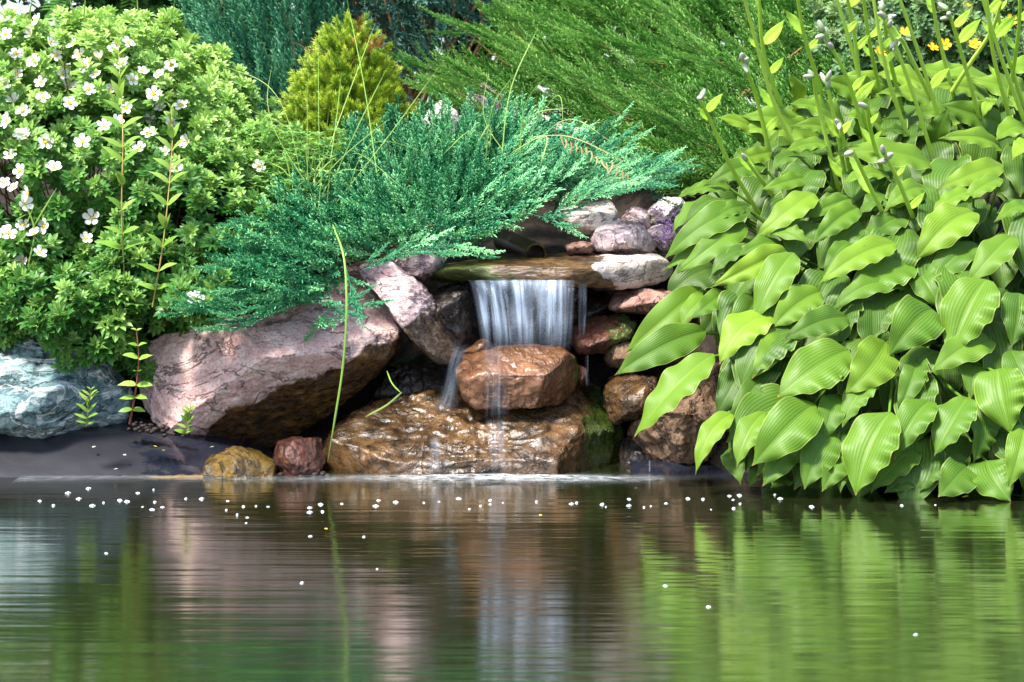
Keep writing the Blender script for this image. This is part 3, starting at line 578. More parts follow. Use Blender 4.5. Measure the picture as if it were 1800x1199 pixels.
foliage('foliage', M['creeping'], cr, T_creep, np.array(pe), unit(np.array(de)), np.broadcast_to((0, -0.4, 0.9), (len(pe), 3)), np.array(se), 0, g, 0.22)
root = P(720, 340, 0.85); k = g.integers(0, len(pos), 70); branches('stem', cr, M['bark'], root + g.normal(0, 0.08, (70, 3)), pos[k] + (0, 0.05, -0.03), g, 0.0035)

g = np.random.default_rng(22)
T_up = [plume(g, 0.30, 24, 0.055, 8, 0.022, 0.0018, 24, 26, 0.05, 0.15, flat=0.9) for _ in range(6)]
uj = thing('upright_juniper', 'dark teal upright juniper with steep feathery branches behind the spruce', 'shrub', P(470, 240, 2.3))
poly = [(315, -120), (330, 40), (345, 110), (385, 170), (440, 215), (500, 225), (560, 190), (600, 60), (660, -60), (640, -160), (470, -180)]
yu = lambda x, y: 2.15 + 0.35 * ((x - 460) / 150) ** 2 + np.interp(y, (-150, 230), (0.2, 0.0))
du = lambda x, y: np.stack((np.interp(x, (320, 400, 470, 560, 640), (-0.50, -0.34, -0.20, 0.05, 0.4)), -0.25 + 0 * x, 1 + 0 * x), -1)
q, pos, d, sc = conifer_field(poly, 430, yu, 0.35, du, g, 0.7, 1.25)
pos = pos - d * (sc * 0.12)[:, None]
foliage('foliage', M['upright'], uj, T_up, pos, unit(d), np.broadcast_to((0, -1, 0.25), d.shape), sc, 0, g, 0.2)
k = g.integers(0, len(pos), 60); branches('stem', uj, M['bark'], P(470, 240, 2.5) + g.normal(0, 0.08, (60, 3)), pos[k], g, 0.010)

g = np.random.default_rng(23)
T_gr = [plume(g, 0.17, 15, 0.055, 8, 0.021, 0.0013, 45, 45, 0.1, 0.3) for _ in range(6)]
gj = thing('grey_juniper', 'sparse dark grey green juniper between the spruce and the arching juniper', 'shrub', P(720, 230, 2.7))
poly = [(600, -120), (900, -120), (930, 20), (830, 90), (770, 150), (720, 190), (670, 180), (620, 120)]
dg = lambda x, y: np.stack((-0.5 + 0 * x, -0.4 + 0 * x, 0.5 + 0 * x), -1)
q, pos, d, sc = conifer_field(poly, 400, lambda x, y: 2.55 + 0 * x, 0.4, dg, g, 0.7, 1.2)
d = unit(d + g.normal(0, 0.4, d.shape))
foliage('foliage', M['grey'], gj, T_gr, pos, d, np.broadcast_to((0, -0.6, 0.8), d.shape), sc, 0, g, 0.22)
k = g.integers(0, len(pos), 40); branches('stem', gj, M['bark'], P(720, 230, 2.8) + g.normal(0, 0.08, (40, 3)), pos[k], g, 0.010)

g = np.random.default_rng(24)
T_ar = [plume(g, 0.23, 24, 0.060, 8, 0.023, 0.0014, 32, 30, 0.12, 0.3, flat=0.6) for _ in range(7)]
aj = thing('arching_juniper', 'fresh green arching juniper with long branches sweeping up to the left', 'shrub', P(1200, 260, 1.7))
poly = [(790, 215), (760, 160), (800, 110), (880, 100), (860, 50), (940, 20), (960, -60), (1100, -90), (1900, -90), (1900, 150), (1480, 230), (1330, 320), (1250, 350), (1170, 345), (1080, 250), (1000, 215), (900, 195)]
ya = lambda x, y: np.interp(y, (-90, 60, 160, 230, 300), (2.3, 1.9, 1.5, 1.2, 0.95)) + 0 * x
da = lambda x, y: np.stack((np.interp(x, (750, 1000, 1250, 1500), (-1.0, -0.9, -0.75, -0.5)), -0.42 + 0 * x, np.interp(y, (-50, 100, 280), (0.50, 0.42, 0.25)) + 0 * x), -1)
q, pos, d, sc = conifer_field(poly, 1650, ya, 0.35, da, g, 0.65, 1.2)
pos = pos - d * (sc * 0.12)[:, None]
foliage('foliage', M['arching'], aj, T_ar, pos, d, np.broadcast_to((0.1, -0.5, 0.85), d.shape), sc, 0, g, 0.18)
ex = [(900, 180, 730, 110), (860, 200, 745, 150), (1000, 120, 800, 40), (1050, 90, 870, 10), (1150, 110, 960, 30), (1250, 120, 1010, 60), (1200, 220, 1000, 130), (1100, 200, 920, 110), (1300, 230, 1120, 130), (1350, 160, 1180, 60), (1250, 60, 1080, -20), (1300, 280, 1150, 190), (960, 200, 800, 120)]
pe, de, se = [], [], []
for x0, y0, x1, y1 in ex:
    Y0 = float(ya(x0, y0)); a, b = P(x0, y0, Y0 - 0.05), P(x1, y1, Y0 - 0.14); n = int(np.hypot(x1 - x0, y1 - y0) / 18)
    for k in range(n):
        for _ in range(2):
            pe.append(a + (b - a) * (k / n) + g.normal(0, 0.006, 3)); de.append(unit(b - a) + g.normal(0, 0.2, 3)); se.append(g.uniform(0.4, 0.65))
foliage('foliage', M['arching'], aj, T_ar, np.array(pe), unit(np.array(de)), np.broadcast_to((0, -0.4, 0.9), (len(pe), 3)), np.array(se), 0, g)
st = [P(x0, y0, float(ya(x0, y0)) + 0.1) for x0, y0, x1, y1 in ex]; en = [P(x1, y1, float(ya(x0, y0)) - 0.13) for x0, y0, x1, y1 in ex]
branches('branch', aj, M['bark'], st, en, g, 0.0035)
k = g.integers(0, len(pos), 70); branches('stem', aj, M['bark'], P(1270, 290, 1.5) + g.normal(0, 0.08, (70, 3)), pos[k] + (0, 0.06, 0), g, 0.004)

# dwarf spruce: a cone of bottle-brush shoots
g = np.random.default_rng(25)
def brush(g, L, n, nl, r):
    u = np.linspace(0.02, 1.0, n); phi = np.arange(n) * 2.4; a = np.radians(62) * (1 - 0.6 * u**2)
    p = np.stack((u * L, 0 * u, 0 * u), -1); d = np.stack((np.cos(a), np.sin(a) * np.cos(phi), np.sin(a) * np.sin(phi)), -1)
    return shoots(p, d, nl * g.uniform(0.75, 1.2, n), r, 0.3 + 0.4 * u, 0.45 + 0.5 * u)
T_sp = [brush(g, 0.055, 56, 0.018, 0.0011) for _ in range(5)]
sp = thing('dwarf_spruce', 'cone shaped yellow green dwarf spruce with browned needles near its top', 'conifer', P(606, 260, 1.75))
base = P(606, 265, 1.75); apex = P(618, 30, 1.75); H = apex[2] - base[2]
n = 2100; hgt = 1 - np.sqrt(g.random(n)) * 0.98; th = g.uniform(0, 2 * np.pi, n)
rad = (0.205 * (1 - hgt) ** 0.50) * (0.95 + 0.14 * np.sin(th * 5 + hgt * 9) + g.normal(0, 0.07, n)) * np.where(g.random(n) < 0.3, 0.75, 1.0)
pos = base + np.stack((rad * np.cos(th) + hgt * (apex[0] - base[0]), rad * np.sin(th), hgt * H), -1)
d = np.stack((np.cos(th), np.sin(th), 0.35 + 1.3 * hgt), -1) + g.normal(0, 0.25, (n, 3))
pos = pos - unit(d) * 0.04
px, py = to_px(pos); brown = (np.hypot((px - 650) / 38, (py - 85) / 42) < g.uniform(0.35, 0.95, n)) & (th > np.pi)
sc = g.uniform(0.7, 1.2, n)
up = np.broadcast_to((0.1, 0.2, 1), d.shape)
foliage('foliage', M['spruce'], sp, T_sp, pos[~brown], d[~brown], up[~brown], sc[~brown], 0, g, 0.16)
foliage('browned_foliage', M['dead'], sp, T_sp, pos[brown], d[brown], up[brown], sc[brown], 0, g, 0.2)
v, qf = tube(bez([base - (0, 0, 0.06), base + (0, 0, H * 0.5), apex - (0, 0, 0.05)], 10), np.linspace(0.02, 0.004, 10), 8); build('trunk', v, qf, M['bark'], sp)
st = [base + (0, 0, H * h) for h in np.linspace(0.05, 0.85, 60)]; en = [p for p in pos[g.integers(0, n, 60)]]
branches('branch', sp, M['bark'], st, [np.array((e[0], e[1], max(e[2], s[2]))) for s, e in zip(st, en)], g, 0.004)

# ------------------------------------------------------------------ cinquefoil shrubs
def leaflet(L, W, fold=0.25, curl=0.1):
    v = np.array([(0, 0, 0), (0.38 * L, W, fold * W), (0.38 * L, -W, fold * W), (0.40 * L, 0, 0), (0.75 * L, 0.75 * W, fold * W - curl * L * 0.4), (0.75 * L, -0.75 * W, fold * W - curl * L * 0.4), (0.76 * L, 0, -curl * L * 0.45), (L, 0, -curl * L)])
    f = np.array([(0, 3, 1), (0, 2, 3), (1, 3, 6), (1, 6, 4), (3, 2, 5), (3, 5, 6), (4, 6, 7), (6, 5, 7)]); return v, f
def palmate(g, L=0.033, W=0.0076):
    V, F = [], []; n = 0
    for a, s in ((0, 1), (38, 0.92), (-38, 0.92), (78, 0.72), (-78, 0.72)):
        v, f = leaflet(L * s, W * s, 0.3, 0.12 * g.uniform(0, 2)); a = R(a + g.uniform(-6, 6)); c, sn = math.cos(a), math.sin(a)
        V.append(v @ np.array(((c, sn, 0), (-sn, c, 0), (0, 0, 1)))); F.append(f + n); n += len(v)
    return np.concatenate(V), np.concatenate(F)
def rosette(g, n=7):
    """one shoot tip along +z: palmate leaves on short stalks, spiralled"""
    V, F, T = [], [], []; k = 0
    for i in range(n):
        v, f = palmate(g); u = i / (n - 1); tilt = R(np.interp(u, (0, 1), (78, 20)) + g.uniform(-10, 10)); az = i * 2.4 + g.uniform(-.3, .3)
        s = np.interp(u, (0, 0.6, 1), (1.0, 0.95, 0.5))
        v = v * s + (0.008, 0, 0); c, sn = math.sin(tilt), math.cos(tilt)
        v = v @ np.array(((c, 0, sn), (0, 1, 0), (-sn, 0, c))); v = v + (0, 0, u * 0.022 - 0.012)
        c, sn = math.cos(az), math.sin(az); v = v @ np.array(((c, sn, 0), (-sn, c, 0), (0, 0, 1)))
        V.append(v); F.append(f + k); k += len(v); T.append(np.full(len(v), 0.30 + 0.4 * u + g.uniform(-.08, .08)))
    return np.concatenate(V), np.concatenate(F), np.concatenate(T)
def flower_mesh(g, r=0.019):
    cup = g.choice((0.0, 0.1, 0.3, 0.7), p=(0.35, 0.3, 0.2, 0.15))
    V, F = [], []; n = 0
    pv = np.array([(0.12, 0, 0), (0.55, 0.36, 0.10), (0.9, 0.36, 0.16), (1.05, 0.12, 0.14), (1.05, -0.12, 0.14), (0.9, -0.36, 0.16), (0.55, -0.36, 0.10), (0.65, 0, 0.03)])
    pf = np.array([(7, 0, 6), (7, 6, 5), (7, 5, 4), (7, 4, 3), (7, 3, 2), (7, 2, 1), (7, 1, 0)])
    for k in range(5):
        a = k * 2 * np.pi / 5 + g.uniform(-.08, .08); c, s = math.cos(a), math.sin(a); tl = g.uniform(-0.1, 0.22) + cup
        v = pv.copy(); v[:, 2] += v[:, 0] * tl; v[:, 2] += 0.01 * (k % 2)
        V.append(v @ np.array(((c, s, 0), (-s, c, 0), (0, 0, 1)))); F.append(pf[:, ::-1] + n); n += len(v)
    P_ = np.concatenate(V) * r, np.concatenate(F)
    tv, tf = ico(2); cv = [tv * (0.24, 0.24, 0.13) + (0, 0, 0.07)]; cf = [tf]; k = len(tv)
    for i in range(14):
        a = i * 2.4; rr = 0.20 + 0.11 * (i % 3); t1, f1 = ico(1); cv.append(t1 * 0.055 + (rr * math.cos(a), rr * math.sin(a), 0.16)); cf.append(f1 + k); k += len(t1)
    return P_, (np.concatenate(cv) * r, np.concatenate(cf))
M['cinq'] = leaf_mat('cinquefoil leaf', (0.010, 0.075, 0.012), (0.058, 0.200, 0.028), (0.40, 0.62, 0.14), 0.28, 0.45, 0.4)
M['cinq_y'] = leaf_mat('grey cinquefoil leaf', (0.035, 0.095, 0.035), (0.10, 0.21, 0.075), (0.30, 0.42, 0.16), 0.28, 0.5, 0.35)
M['white'] = leaf_mat('white petals', (0.72, 0.70, 0.62), (0.80, 0.79, 0.74), (0.84, 0.83, 0.80), 0.3, 0.55, 0.3)
M['yellow'] = leaf_mat('yellow petals', (0.70, 0.42, 0.01), (0.78, 0.55, 0.015), (0.82, 0.62, 0.05), 0.3, 0.55, 0.3)
M['stamen'] = plain_mat('yellow stamens', (0.72, 0.44, 0.02), 0.6, 0.3, (0.55, 0.33, 0.02), 300)
M['twig'] = plain_mat('thin brown twig', (0.12, 0.06, 0.03), 0.7, 0.3, (0.20, 0.12, 0.05), 80)
def lobes_points(lobes, n, g, inner=0.42):
    """points on and just inside overlapping ellipsoids (px centre and radii, depth); only where outside the other lobes"""
    C_, R_ = [], []
    for (x, y, rx, ry, Y, rd) in lobes:
        d = CAM_D + Y; C_.append(P(x, y, Y)); R_.append((rx * d / F_PX, rd, ry * d / F_PX))
    C_, R_ = np.array(C_), np.array(R_); a = R_[:, 0] * R_[:, 2] + R_[:, 0] * R_[:, 1]; k = g.choice(len(lobes), n * 4, p=a / a.sum())
    u = unit(g.normal(size=(n * 4, 3))); keep = (u[:, 1] < 0.45); k, u = k[keep], u[keep]
    s = 1 - g.random(len(k)) ** 2 * inner; p = C_[k] + R_[k] * u * s[:, None]
    p = p + 0.038 * np.stack([noise(p * 7 + 9 * i, 50 + i) for i in range(3)], -1) * 1.6
    p = p + unit(u / R_[k] + (0, 0, 0.02)) * (np.where(g.random(len(k)) < 0.1, g.uniform(0.02, 0.07, len(k)), 0))[:, None]
    ok = np.ones(len(k), bool)
    for j in range(len(lobes)):
        ok &= ~((k != j) & ((((p - C_[j]) / R_[j]) ** 2).sum(1) < (1 - inner) ** 2 * 0.9))
    o = unit(u / R_[k]); return p[ok][:n], o[ok][:n]
def cinquefoil(name, label, lobes, n, flowers, lmat, pmat, seed, base, scale=1.0, fr=0.0178, fdepth=None):
    g = np.random.default_rng(seed); sh = thing(name, label, 'shrub', base)
    pos, out = lobes_points(lobes, n, g)
    temps = [rosette(g) for _ in range(8)]
    d = unit(out * 0.8 + np.array((0, -0.25, 0.75)) + g.normal(0, 0.28, out.shape))
    pile = Pile(); k = g.integers(0, 8, len(pos)); sc = g.uniform(0.75, 1.2, len(pos)) * scale
    z = d; x = unit(np.cross(z, g.normal(size=d.shape))); y = np.cross(z, x); Mx = np.stack((x, y, z), -1); tv_ = g.normal(0, 0.13, len(pos))
    # sunlit glow painted into the tone: leaves paler towards the shrub's top
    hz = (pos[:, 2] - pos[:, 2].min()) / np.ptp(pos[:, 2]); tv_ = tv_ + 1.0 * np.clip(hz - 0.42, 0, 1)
    for i, (v, f, tt) in enumerate(temps):
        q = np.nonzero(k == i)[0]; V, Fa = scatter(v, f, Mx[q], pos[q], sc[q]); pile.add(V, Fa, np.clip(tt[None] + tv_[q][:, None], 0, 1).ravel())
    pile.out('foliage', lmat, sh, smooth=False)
    q = g.integers(0, len(pos), 260); q = q[np.argsort(pos[q, 1])]
    branches('stem', sh, M['twig'], base + g.normal(0, 0.07, (len(q), 3)), pos[q], g, 0.0035)
    cx, cy_ = to_px(pos)
    for (fx, fy) in flowers:
        near = np.argsort((cx - fx) ** 2 + (cy_ - fy) ** 2)[:14]; Y = pos[near, 1].min() - 0.02
        p = P(fx, fy, Y); nrm = unit(np.array((g.normal(0, 0.35), -0.8, 0.55 + g.normal(0, 0.25)))); x = unit(np.cross(nrm, g.normal(size=3))); Mz = np.stack((x, np.cross(nrm, x), nrm), -1)
        (pv_, pf_), (cv, cf) = flower_mesh(g, fr * g.uniform(0.85, 1.15))
        o = build('flower', pv_ @ Mz.T + p, pf_, pmat, sh, {'tone': np.full(len(pv_), g.uniform(0.2, 1))})
        build('flower_centre', cv @ Mz.T + p, cf, M['stamen'], o)
    return sh
fl = [(25, 180), (55, 180), (75, 172), (12, 212), (40, 196), (155, 157), (122, 182), (98, 97), (88, 76), (60, 108), (150, 115), (205, 215), (185, 224), (80, 250), (8, 322), (24, 330), (50, 340), (42, 360), (36, 300), (95, 296), (60, 412), (40, 396), (78, 398), (150, 420), (162, 384), (15, 410), (40, 459), (343, 525), (290, 268), (300, 216), (318, 186), (232, 140), (250, 126), (300, 116), (140, 96), (455, 292), (341, 333), (222, 190), (168, 132), (270, 165), (110, 130), (30, 130), (10, 60), (55, 60), (195, 160), (310, 300), (35, 235), (215, 112), (5, 150), (245, 262), (262, 235), (130, 78), (65, 35), (28, 95), (175, 105), (200, 85), (225, 75), (282, 190), (262, 210), (330, 250), (280, 130), (118, 155), (72, 145), (45, 240), (18, 275), (145, 250), (5, 410), (70, 445)]
cinquefoil('cinquefoil_shrub', 'large leafy cinquefoil shrub covered in white flowers above the left boulders', [(90, 330, 330, 285, 0.62, 0.42), (330, 420, 165, 165, 0.48, 0.30), (230, 525, 150, 105, 0.30, 0.22), (20, 500, 150, 105, 0.30, 0.24), (440, 320, 110, 95, 0.80, 0.25), (190, 170, 190, 125, 0.95, 0.35), (330, 250, 140, 110, 0.85, 0.3), (130, 570, 100, 60, 0.14, 0.12), (205, 600, 45, 50, 0.10, 0.06), (350, 545, 60, 32, 0.08, 0.06), (480, 290, 70, 60, 0.75, 0.2), (120, 330, 250, 210, 0.75, 0.25), (0, 380, 130, 150, 0.62, 0.25)], 3900, fl, M['cinq'], M['white'], 31, P(120, 560, 0.75))
fy = [(1702, 10), (1640, 84), (1690, 72), (1712, 82), (1546, 94), (1660, 78), (1590, 60), (1776, 40)]
cinquefoil('cinquefoil_shrub', 'grey green cinquefoil shrub with yellow flowers behind the hosta', [(1640, 60, 190, 110, 1.75, 0.3), (1780, 40, 140, 130, 1.7, 0.3)], 700, fy, M['cinq_y'], M['yellow'], 32, P(1650, 200, 1.9), 1.1, 0.0175)

# ------------------------------------------------------------------ hosta
t = NT('hosta leaf'); uv = t.n('ShaderNodeTexCoord').outputs['UV']; sx = t.n('ShaderNodeSeparateXYZ'); t.t.links.new(uv, sx.inputs[0])
u_, v_ = sx.outputs[0], sx.outputs[1]
av = t.math('ABSOLUTE', t.math('SUBTRACT', v_, 0.5))                            # 0 at the midrib, 0.5 at the margin
rib = t.math('SINE', t.math('MULTIPLY', av, 2 * math.pi * 16))
cross_ = t.noise(t.obj(), 140, 3)
tone = t.attr('tone')
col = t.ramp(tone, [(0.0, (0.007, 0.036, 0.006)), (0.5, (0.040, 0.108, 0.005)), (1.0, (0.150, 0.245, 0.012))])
col = t.mix(t.math('MULTIPLY', t.ramp(rib, [(0.0, 1.0), (0.35, 0.0)]), 0.2), col, (0.16, 0.30, 0.06))
col = t.mix(t.math('MULTIPLY', t.noise(t.obj(), 11, 3), 0.35), col, (0.13, 0.23, 0.012))
col = t.mix(t.ramp(av, [(0.0, 0.6), (0.014, 0.0)]), col, (0.20, 0.32, 0.06))
col = t.mix(t.ramp(av, [(0.475, 0.0), (0.497, 0.45)]), col, (0.35, 0.40, 0.08))
tipn = t.math('ADD', u_, t.math('MULTIPLY', t.math('SUBTRACT', t.noise(t.obj(), 50, 3), 0.5), 0.10))
col = t.mix(t.ramp(tipn, [(0.955, 0.0), (0.985, 0.8)]), col, (0.28, 0.17, 0.06))
spot = t.ramp(t.noise(t.obj(), 75, 2, 0.5), [(0.73, 0.0), (0.76, 0.55)])
col = t.mix(spot, col, (0.08, 0.07, 0.015))
hgt = t.math('ADD', t.math('MULTIPLY', rib, t.math('MULTIPLY', t.noise(t.obj(), 16, 2), 0.8)), t.math('ADD', t.math('MULTIPLY', cross_, 0.9), t.math('MULTIPLY', t.noise(t.obj(), 34, 2), 2.5)))
nrm = t.bump(hgt, 0.00036, 0.9)
a = t.principled(col, t.math('ADD', 0.36, t.math('MULTIPLY', t.noise(t.obj(), 30, 3), 0.22)), nrm, 0.22)
tr = t.n('ShaderNodeBsdfTranslucent'); t.put(tr.inputs[0], t.mix(0.4, col, (0.30, 0.46, 0.02))); t.put(tr.inputs['Normal'], nrm)
mx = t.n('ShaderNodeMixShader'); mx.inputs[0].default_value = 0.16; t.t.links.new(a, mx.inputs[1]); t.t.links.new(tr.outputs[0], mx.inputs[2])
M['hosta'] = t.done(mx.outputs[0])
M['scape'] = leaf_mat('hosta stalk', (0.24, 0.44, 0.03), (0.38, 0.58, 0.06), (0.54, 0.70, 0.13), 0.15, 0.4, 0.4)
M['petiole'] = leaf_mat('hosta leaf stalk', (0.06, 0.15, 0.012), (0.10, 0.22, 0.02), (0.16, 0.30, 0.03), 0.1, 0.45, 0.3)
M['bud'] = leaf_mat('hosta bud', (0.22, 0.34, 0.12), (0.36, 0.42, 0.26), (0.46, 0.40, 0.46), 0.2, 0.5, 0.3)

def hosta_leaf(base, tip, W, normal, g, bulge=0.27, wave=1.5, fold=0.5, nl=30, nw=17):
    """a heart-shaped, pointed, wavy leaf from its stalk end to its tip; returns vertices, faces, uv"""
    base, tip = np.asarray(base, float), np.asarray(tip, float); L = np.linalg.norm(tip - base); ax = (tip - base) / L
    nrm = normal - ax * (normal @ ax); nrm = nrm / np.linalg.norm(nrm); side = np.cross(ax, nrm)
    mid = (base + tip) / 2 + nrm * L * bulge * g.uniform(0.7, 1.4) + side * L * g.normal(0, 0.07)
    u = np.linspace(0, 1, nl)[:, None]
    cen = (1 - u) ** 2 * base + 2 * u * (1 - u) * mid + u**2 * tip
    tan = unit(2 * (1 - u) * (mid - base) + 2 * u * (tip - mid)); sd = unit(side - tan * (tan @ side)[:, None]); nn = np.cross(sd, tan)
    uu = u[:, 0]; e0 = g.uniform(0.58, 0.78); prof = uu**e0 * (1 - uu) ** g.uniform(0.98, 1.2); prof = prof / prof.max()
    prof = prof * (1 - 0.45 * np.clip((uu - 0.86) / 0.14, 0, 1)); prof[0] = 0.04; prof[-1] = 0.0
    hw = W / 2 * prof
    v = np.linspace(-1, 1, nw)[None, :]
    twist = g.normal(0, 0.25) * (uu[:, None] - 0.3)
    f = fold * g.uniform(0.4, 1.3); lift = hw[:, None] * (f * np.abs(v) - 0.62 * f * v**2 * (1 + 0.5 * uu[:, None])) + hw[:, None] * v * twist
    k1, k2 = g.uniform(2.0, 3.6), g.uniform(3.5, 5.5); p1, p2 = g.uniform(0, 6.28, 2)
    lift = lift + wave * W * 0.055 * np.abs(v) ** 2.2 * np.where(v > 0, np.sin(uu[:, None] * k1 * 6.28 + p1), np.sin(uu[:, None] * k2 * 6.28 + p2)) * np.sin(np.pi * np.clip(uu[:, None], 0, 1)) ** 0.5
    V = cen[:, None] + sd[:, None] * (hw[:, None] * v)[..., None] + nn[:, None] * lift[..., None]
    U, Vv = np.meshgrid(uu, np.linspace(0, 1, nw), indexing='ij')
    return V.reshape(-1, 3), grid_faces(nl, nw), np.stack((U, Vv), -1).reshape(-1, 2)
def hs(px, py):
    y = np.interp(py, (120, 180, 260, 330, 420, 520, 640, 760, 880), (0.75, 0.55, 0.38, 0.20, 0.05, -0.08, -0.20, -0.29, -0.36))
    return y + np.clip((1340 - px) / 230, 0, 1.2) * 0.20
A6 = lambda x, y: (1050 + 0.4753 * x, 330 + 0.4753 * y)
A3 = lambda x, y: (1200 + 0.3337 * x, 0.3337 * y)
# base x,y, tip x,y, width, (tone shift), (depth shift): measured in two views of the plant
L6 = [(800, 20, 578, 192, 105, .2, 0), (640, 150, 790, 205, 85, 0, .02), (965, 75, 792, 215, 95, .15, 0), (690, 215, 515, 258, 80, 0, .03), (700, 235, 410, 372, 78, .3, -.01), (725, 240, 578, 500, 135, .1, 0), (580, 235, 412, 338, 85, -.05, .02),
      (825, 385, 645, 520, 130, -.05, .02), (925, 480, 680, 570, 115, -.15, 0), (1105, 205, 812, 362, 95, .3, -.02), (1160, 285, 915, 400, 160, .0, .02), (1140, 370, 865, 460, 90, .0, .03), (1125, 110, 985, 205, 120, -.1, .02), (1392, 90, 1178, 270, 160, .25, -.01),
      (1400, 15, 1235, 115, 85, .3, -.03), (1532, 180, 1370, 355, 120, .15, -.01), (1400, 205, 1210, 372, 125, -.25, .03), (1190, 310, 1275, 450, 120, -.2, .04), (1440, 340, 1302, 640, 200, .1, -.04), (1240, 450, 1072, 632, 185, .0, -.02), (1455, 560, 1228, 688, 135, .05, .0),
      (1560, 390, 1530, 590, 140, .0, -.02), (1600, 420, 1590, 570, 110, .0, -.03), (930, 600, 665, 775, 190, .1, -.02), (1065, 570, 908, 770, 165, .15, -.01), (640, 475, 452, 655, 155, .1, 0), (690, 535, 570, 710, 105, .05, .02), (930, 650, 822, 768, 85, .1, -.01),
      (400, 530, 62, 695, 130, -.1, -.02), (430, 615, 135, 925, 150, .15, -.05), (385, 370, 97, 615, 75, -.05, .05), (470, 385, 342, 488, 75, .2, .03), (435, 410, 305, 520, 95, .1, .04), (355, 440, 205, 560, 70, -.3, .08), (430, 50, 275, 175, 65, 0, .03), (560, 70, 240, 270, 75, .05, .0),
      (545, 130, 290, 320, 65, -.05, .02), (520, 180, 240, 310, 55, 0, .05), (440, 10, 290, 40, 55, .1, .05), (805, 800, 570, 1030, 180, .1, -.02), (880, 765, 825, 948, 100, -.15, .02), (1040, 720, 905, 890, 100, .05, .01), (1085, 830, 955, 1140, 200, .0, -.04), (1230, 790, 1098, 1010, 130, .1, -.02),
      (1370, 775, 1245, 993, 150, .0, -.02), (1185, 640, 1110, 832, 90, -.2, .02), (1190, 640, 1210, 808, 130, -.15, .03), (1400, 650, 1380, 782, 110, -.1, .02), (1480, 670, 1530, 912, 190, .0, -.04), (1530, 600, 1600, 800, 120, -.05, .0), (1580, 880, 1518, 1115, 110, .0, -.03), (1400, 840, 1390, 1020, 130, -.15, .02),
      (1370, 1030, 1260, 1145, 140, .0, -.01), (1440, 1010, 1530, 1162, 180, -.1, .0), (880, 900, 765, 1118, 135, -.1, .01), (720, 960, 610, 1105, 100, -.15, .03), (620, 830, 515, 1035, 100, .15, .0), (500, 835, 362, 1065, 85, .1, -.04), (560, 640, 435, 850, 130, -.35, .06), (620, 700, 480, 900, 70, -.2, .04),
      (480, 970, 530, 1100, 85, -.3, .05), (905, 960, 830, 1125, 110, -.1, .02), (905, 990, 900, 1130, 75, -.1, .03), (1170, 960, 1010, 1130, 130, -.2, .02), (1300, 1000, 1190, 1130, 150, -.35, .04), (1180, 1020, 1060, 1130, 130, -.35, .05), (975, 460, 940, 580, 70, -.35, .06), (960, 500, 1100, 570, 80, -.35, .07),
      (930, 200, 835, 335, 45, -.05, .01), (930, 40, 775, 130, 95, -.2, .04), (1075, 30, 975, 100, 95, -.2, .04), (1210, 20, 1060, 90, 85, .1, .0), (1590, 70, 1465, 130, 70, .1, -.02), (730, 1080, 640, 1112, 90, -.4, .08), (620, 1010, 560, 1110, 70, -.4, .08)]
L3 = [(640, 935, 405, 1000, 65, .1, 0), (640, 835, 470, 900, 105, .0, .02), (470, 800, 250, 855, 60, .25, -.02), (720, 705, 280, 690, 180, .2, .02), (430, 760, 175, 618, 75, .3, -.02), (820, 715, 560, 665, 95, .1, 0), (780, 765, 535, 800, 80, .2, -.03), (1090, 505, 750, 440, 140, .3, .05), (980, 790, 990, 500, 130, .05, .0),
      (1335, 570, 1010, 495, 115, .2, .0), (1330, 880, 790, 810, 140, .2, -.03), (1090, 930, 835, 970, 110, .15, -.02), (1270, 990, 1060, 1110, 120, .2, -.02), (1640, 450, 1290, 400, 100, .3, .06), (1620, 530, 1310, 460, 115, .3, .02), (1310, 790, 1400, 565, 140, -.1, .02), (1690, 870, 1330, 1003, 115, .3, -.02), (1680, 790, 1345, 730, 90, .2, .0),
      (1830, 670, 1650, 740, 150, .15, -.02), (1830, 740, 1735, 845, 95, .3, -.04), (1680, 940, 1450, 1080, 90, .2, -.03), (1640, 520, 1580, 620, 60, .35, -.02), (1200, 720, 1045, 690, 90, -.35, .04), (430, 870, 105, 985, 90, .1, .02), (250, 980, 0, 1030, 60, .15, .02), (190, 1050, 0, 1190, 80, -.1, .01), (350, 1090, 130, 1190, 80, .05, .0), (890, 1045, 645, 1150, 100, .0, .02), (1040, 1050, 930, 1130, 90, -.15, .03), (580, 600, 560, 385, 95, .35, .0)]
rows = [(*A6(b, c), *A6(d_, e), w_ * 0.4753, to, dp) for b, c, d_, e, w_, to, dp in L6] + [(*A3(b, c), *A3(d_, e), w_ * 0.3337, to, dp) for b, c, d_, e, w_, to, dp in L3]
rows += [(1560, 195, 1440, 138, 62, .3, .04), (1640, 165, 1540, 130, 60, .3, .06), (1710, 160, 1610, 122, 60, .3, .08), (1810, 190, 1700, 138, 62, .3, .05), (1485, 220, 1385, 182, 60, .2, .03), (1760, 220, 1650, 182, 55, .1, .02), (1420, 235, 1300, 205, 58, .25, .0), (1840, 150, 1760, 120, 60, .3, .1), (1560, 235, 1480, 200, 60, .0, .04), (1690, 230, 1600, 205, 60, .1, .03)]
g = np.random.default_rng(41)
crown = P(1620, 560, 0.35); crown[2] = 0.10
ho = thing('hosta', 'large hosta clump with broad ribbed green leaves and budding stalks by the water', 'plant', crown)
rows.sort(key=lambda r: -np.hypot(r[0] - r[2], r[1] - r[3]) * r[4])
stalks = Pile(); rest = Pile(); restuv = []
def petiole(b, ax, g):
    c = crown + g.normal(0, 0.09, 3) * (1.6, 1, 0.2); m = b - ax * 0.10 + (0, 0.05, -0.02)
    v, q = tube(bez([c, (c + m) / 2 + (0, 0.06, 0.06), b + ax * 0.01], 9), np.linspace(0.006, 0.0035, 9), 5); stalks.add(v, q, g.uniform(0.2, 0.6))
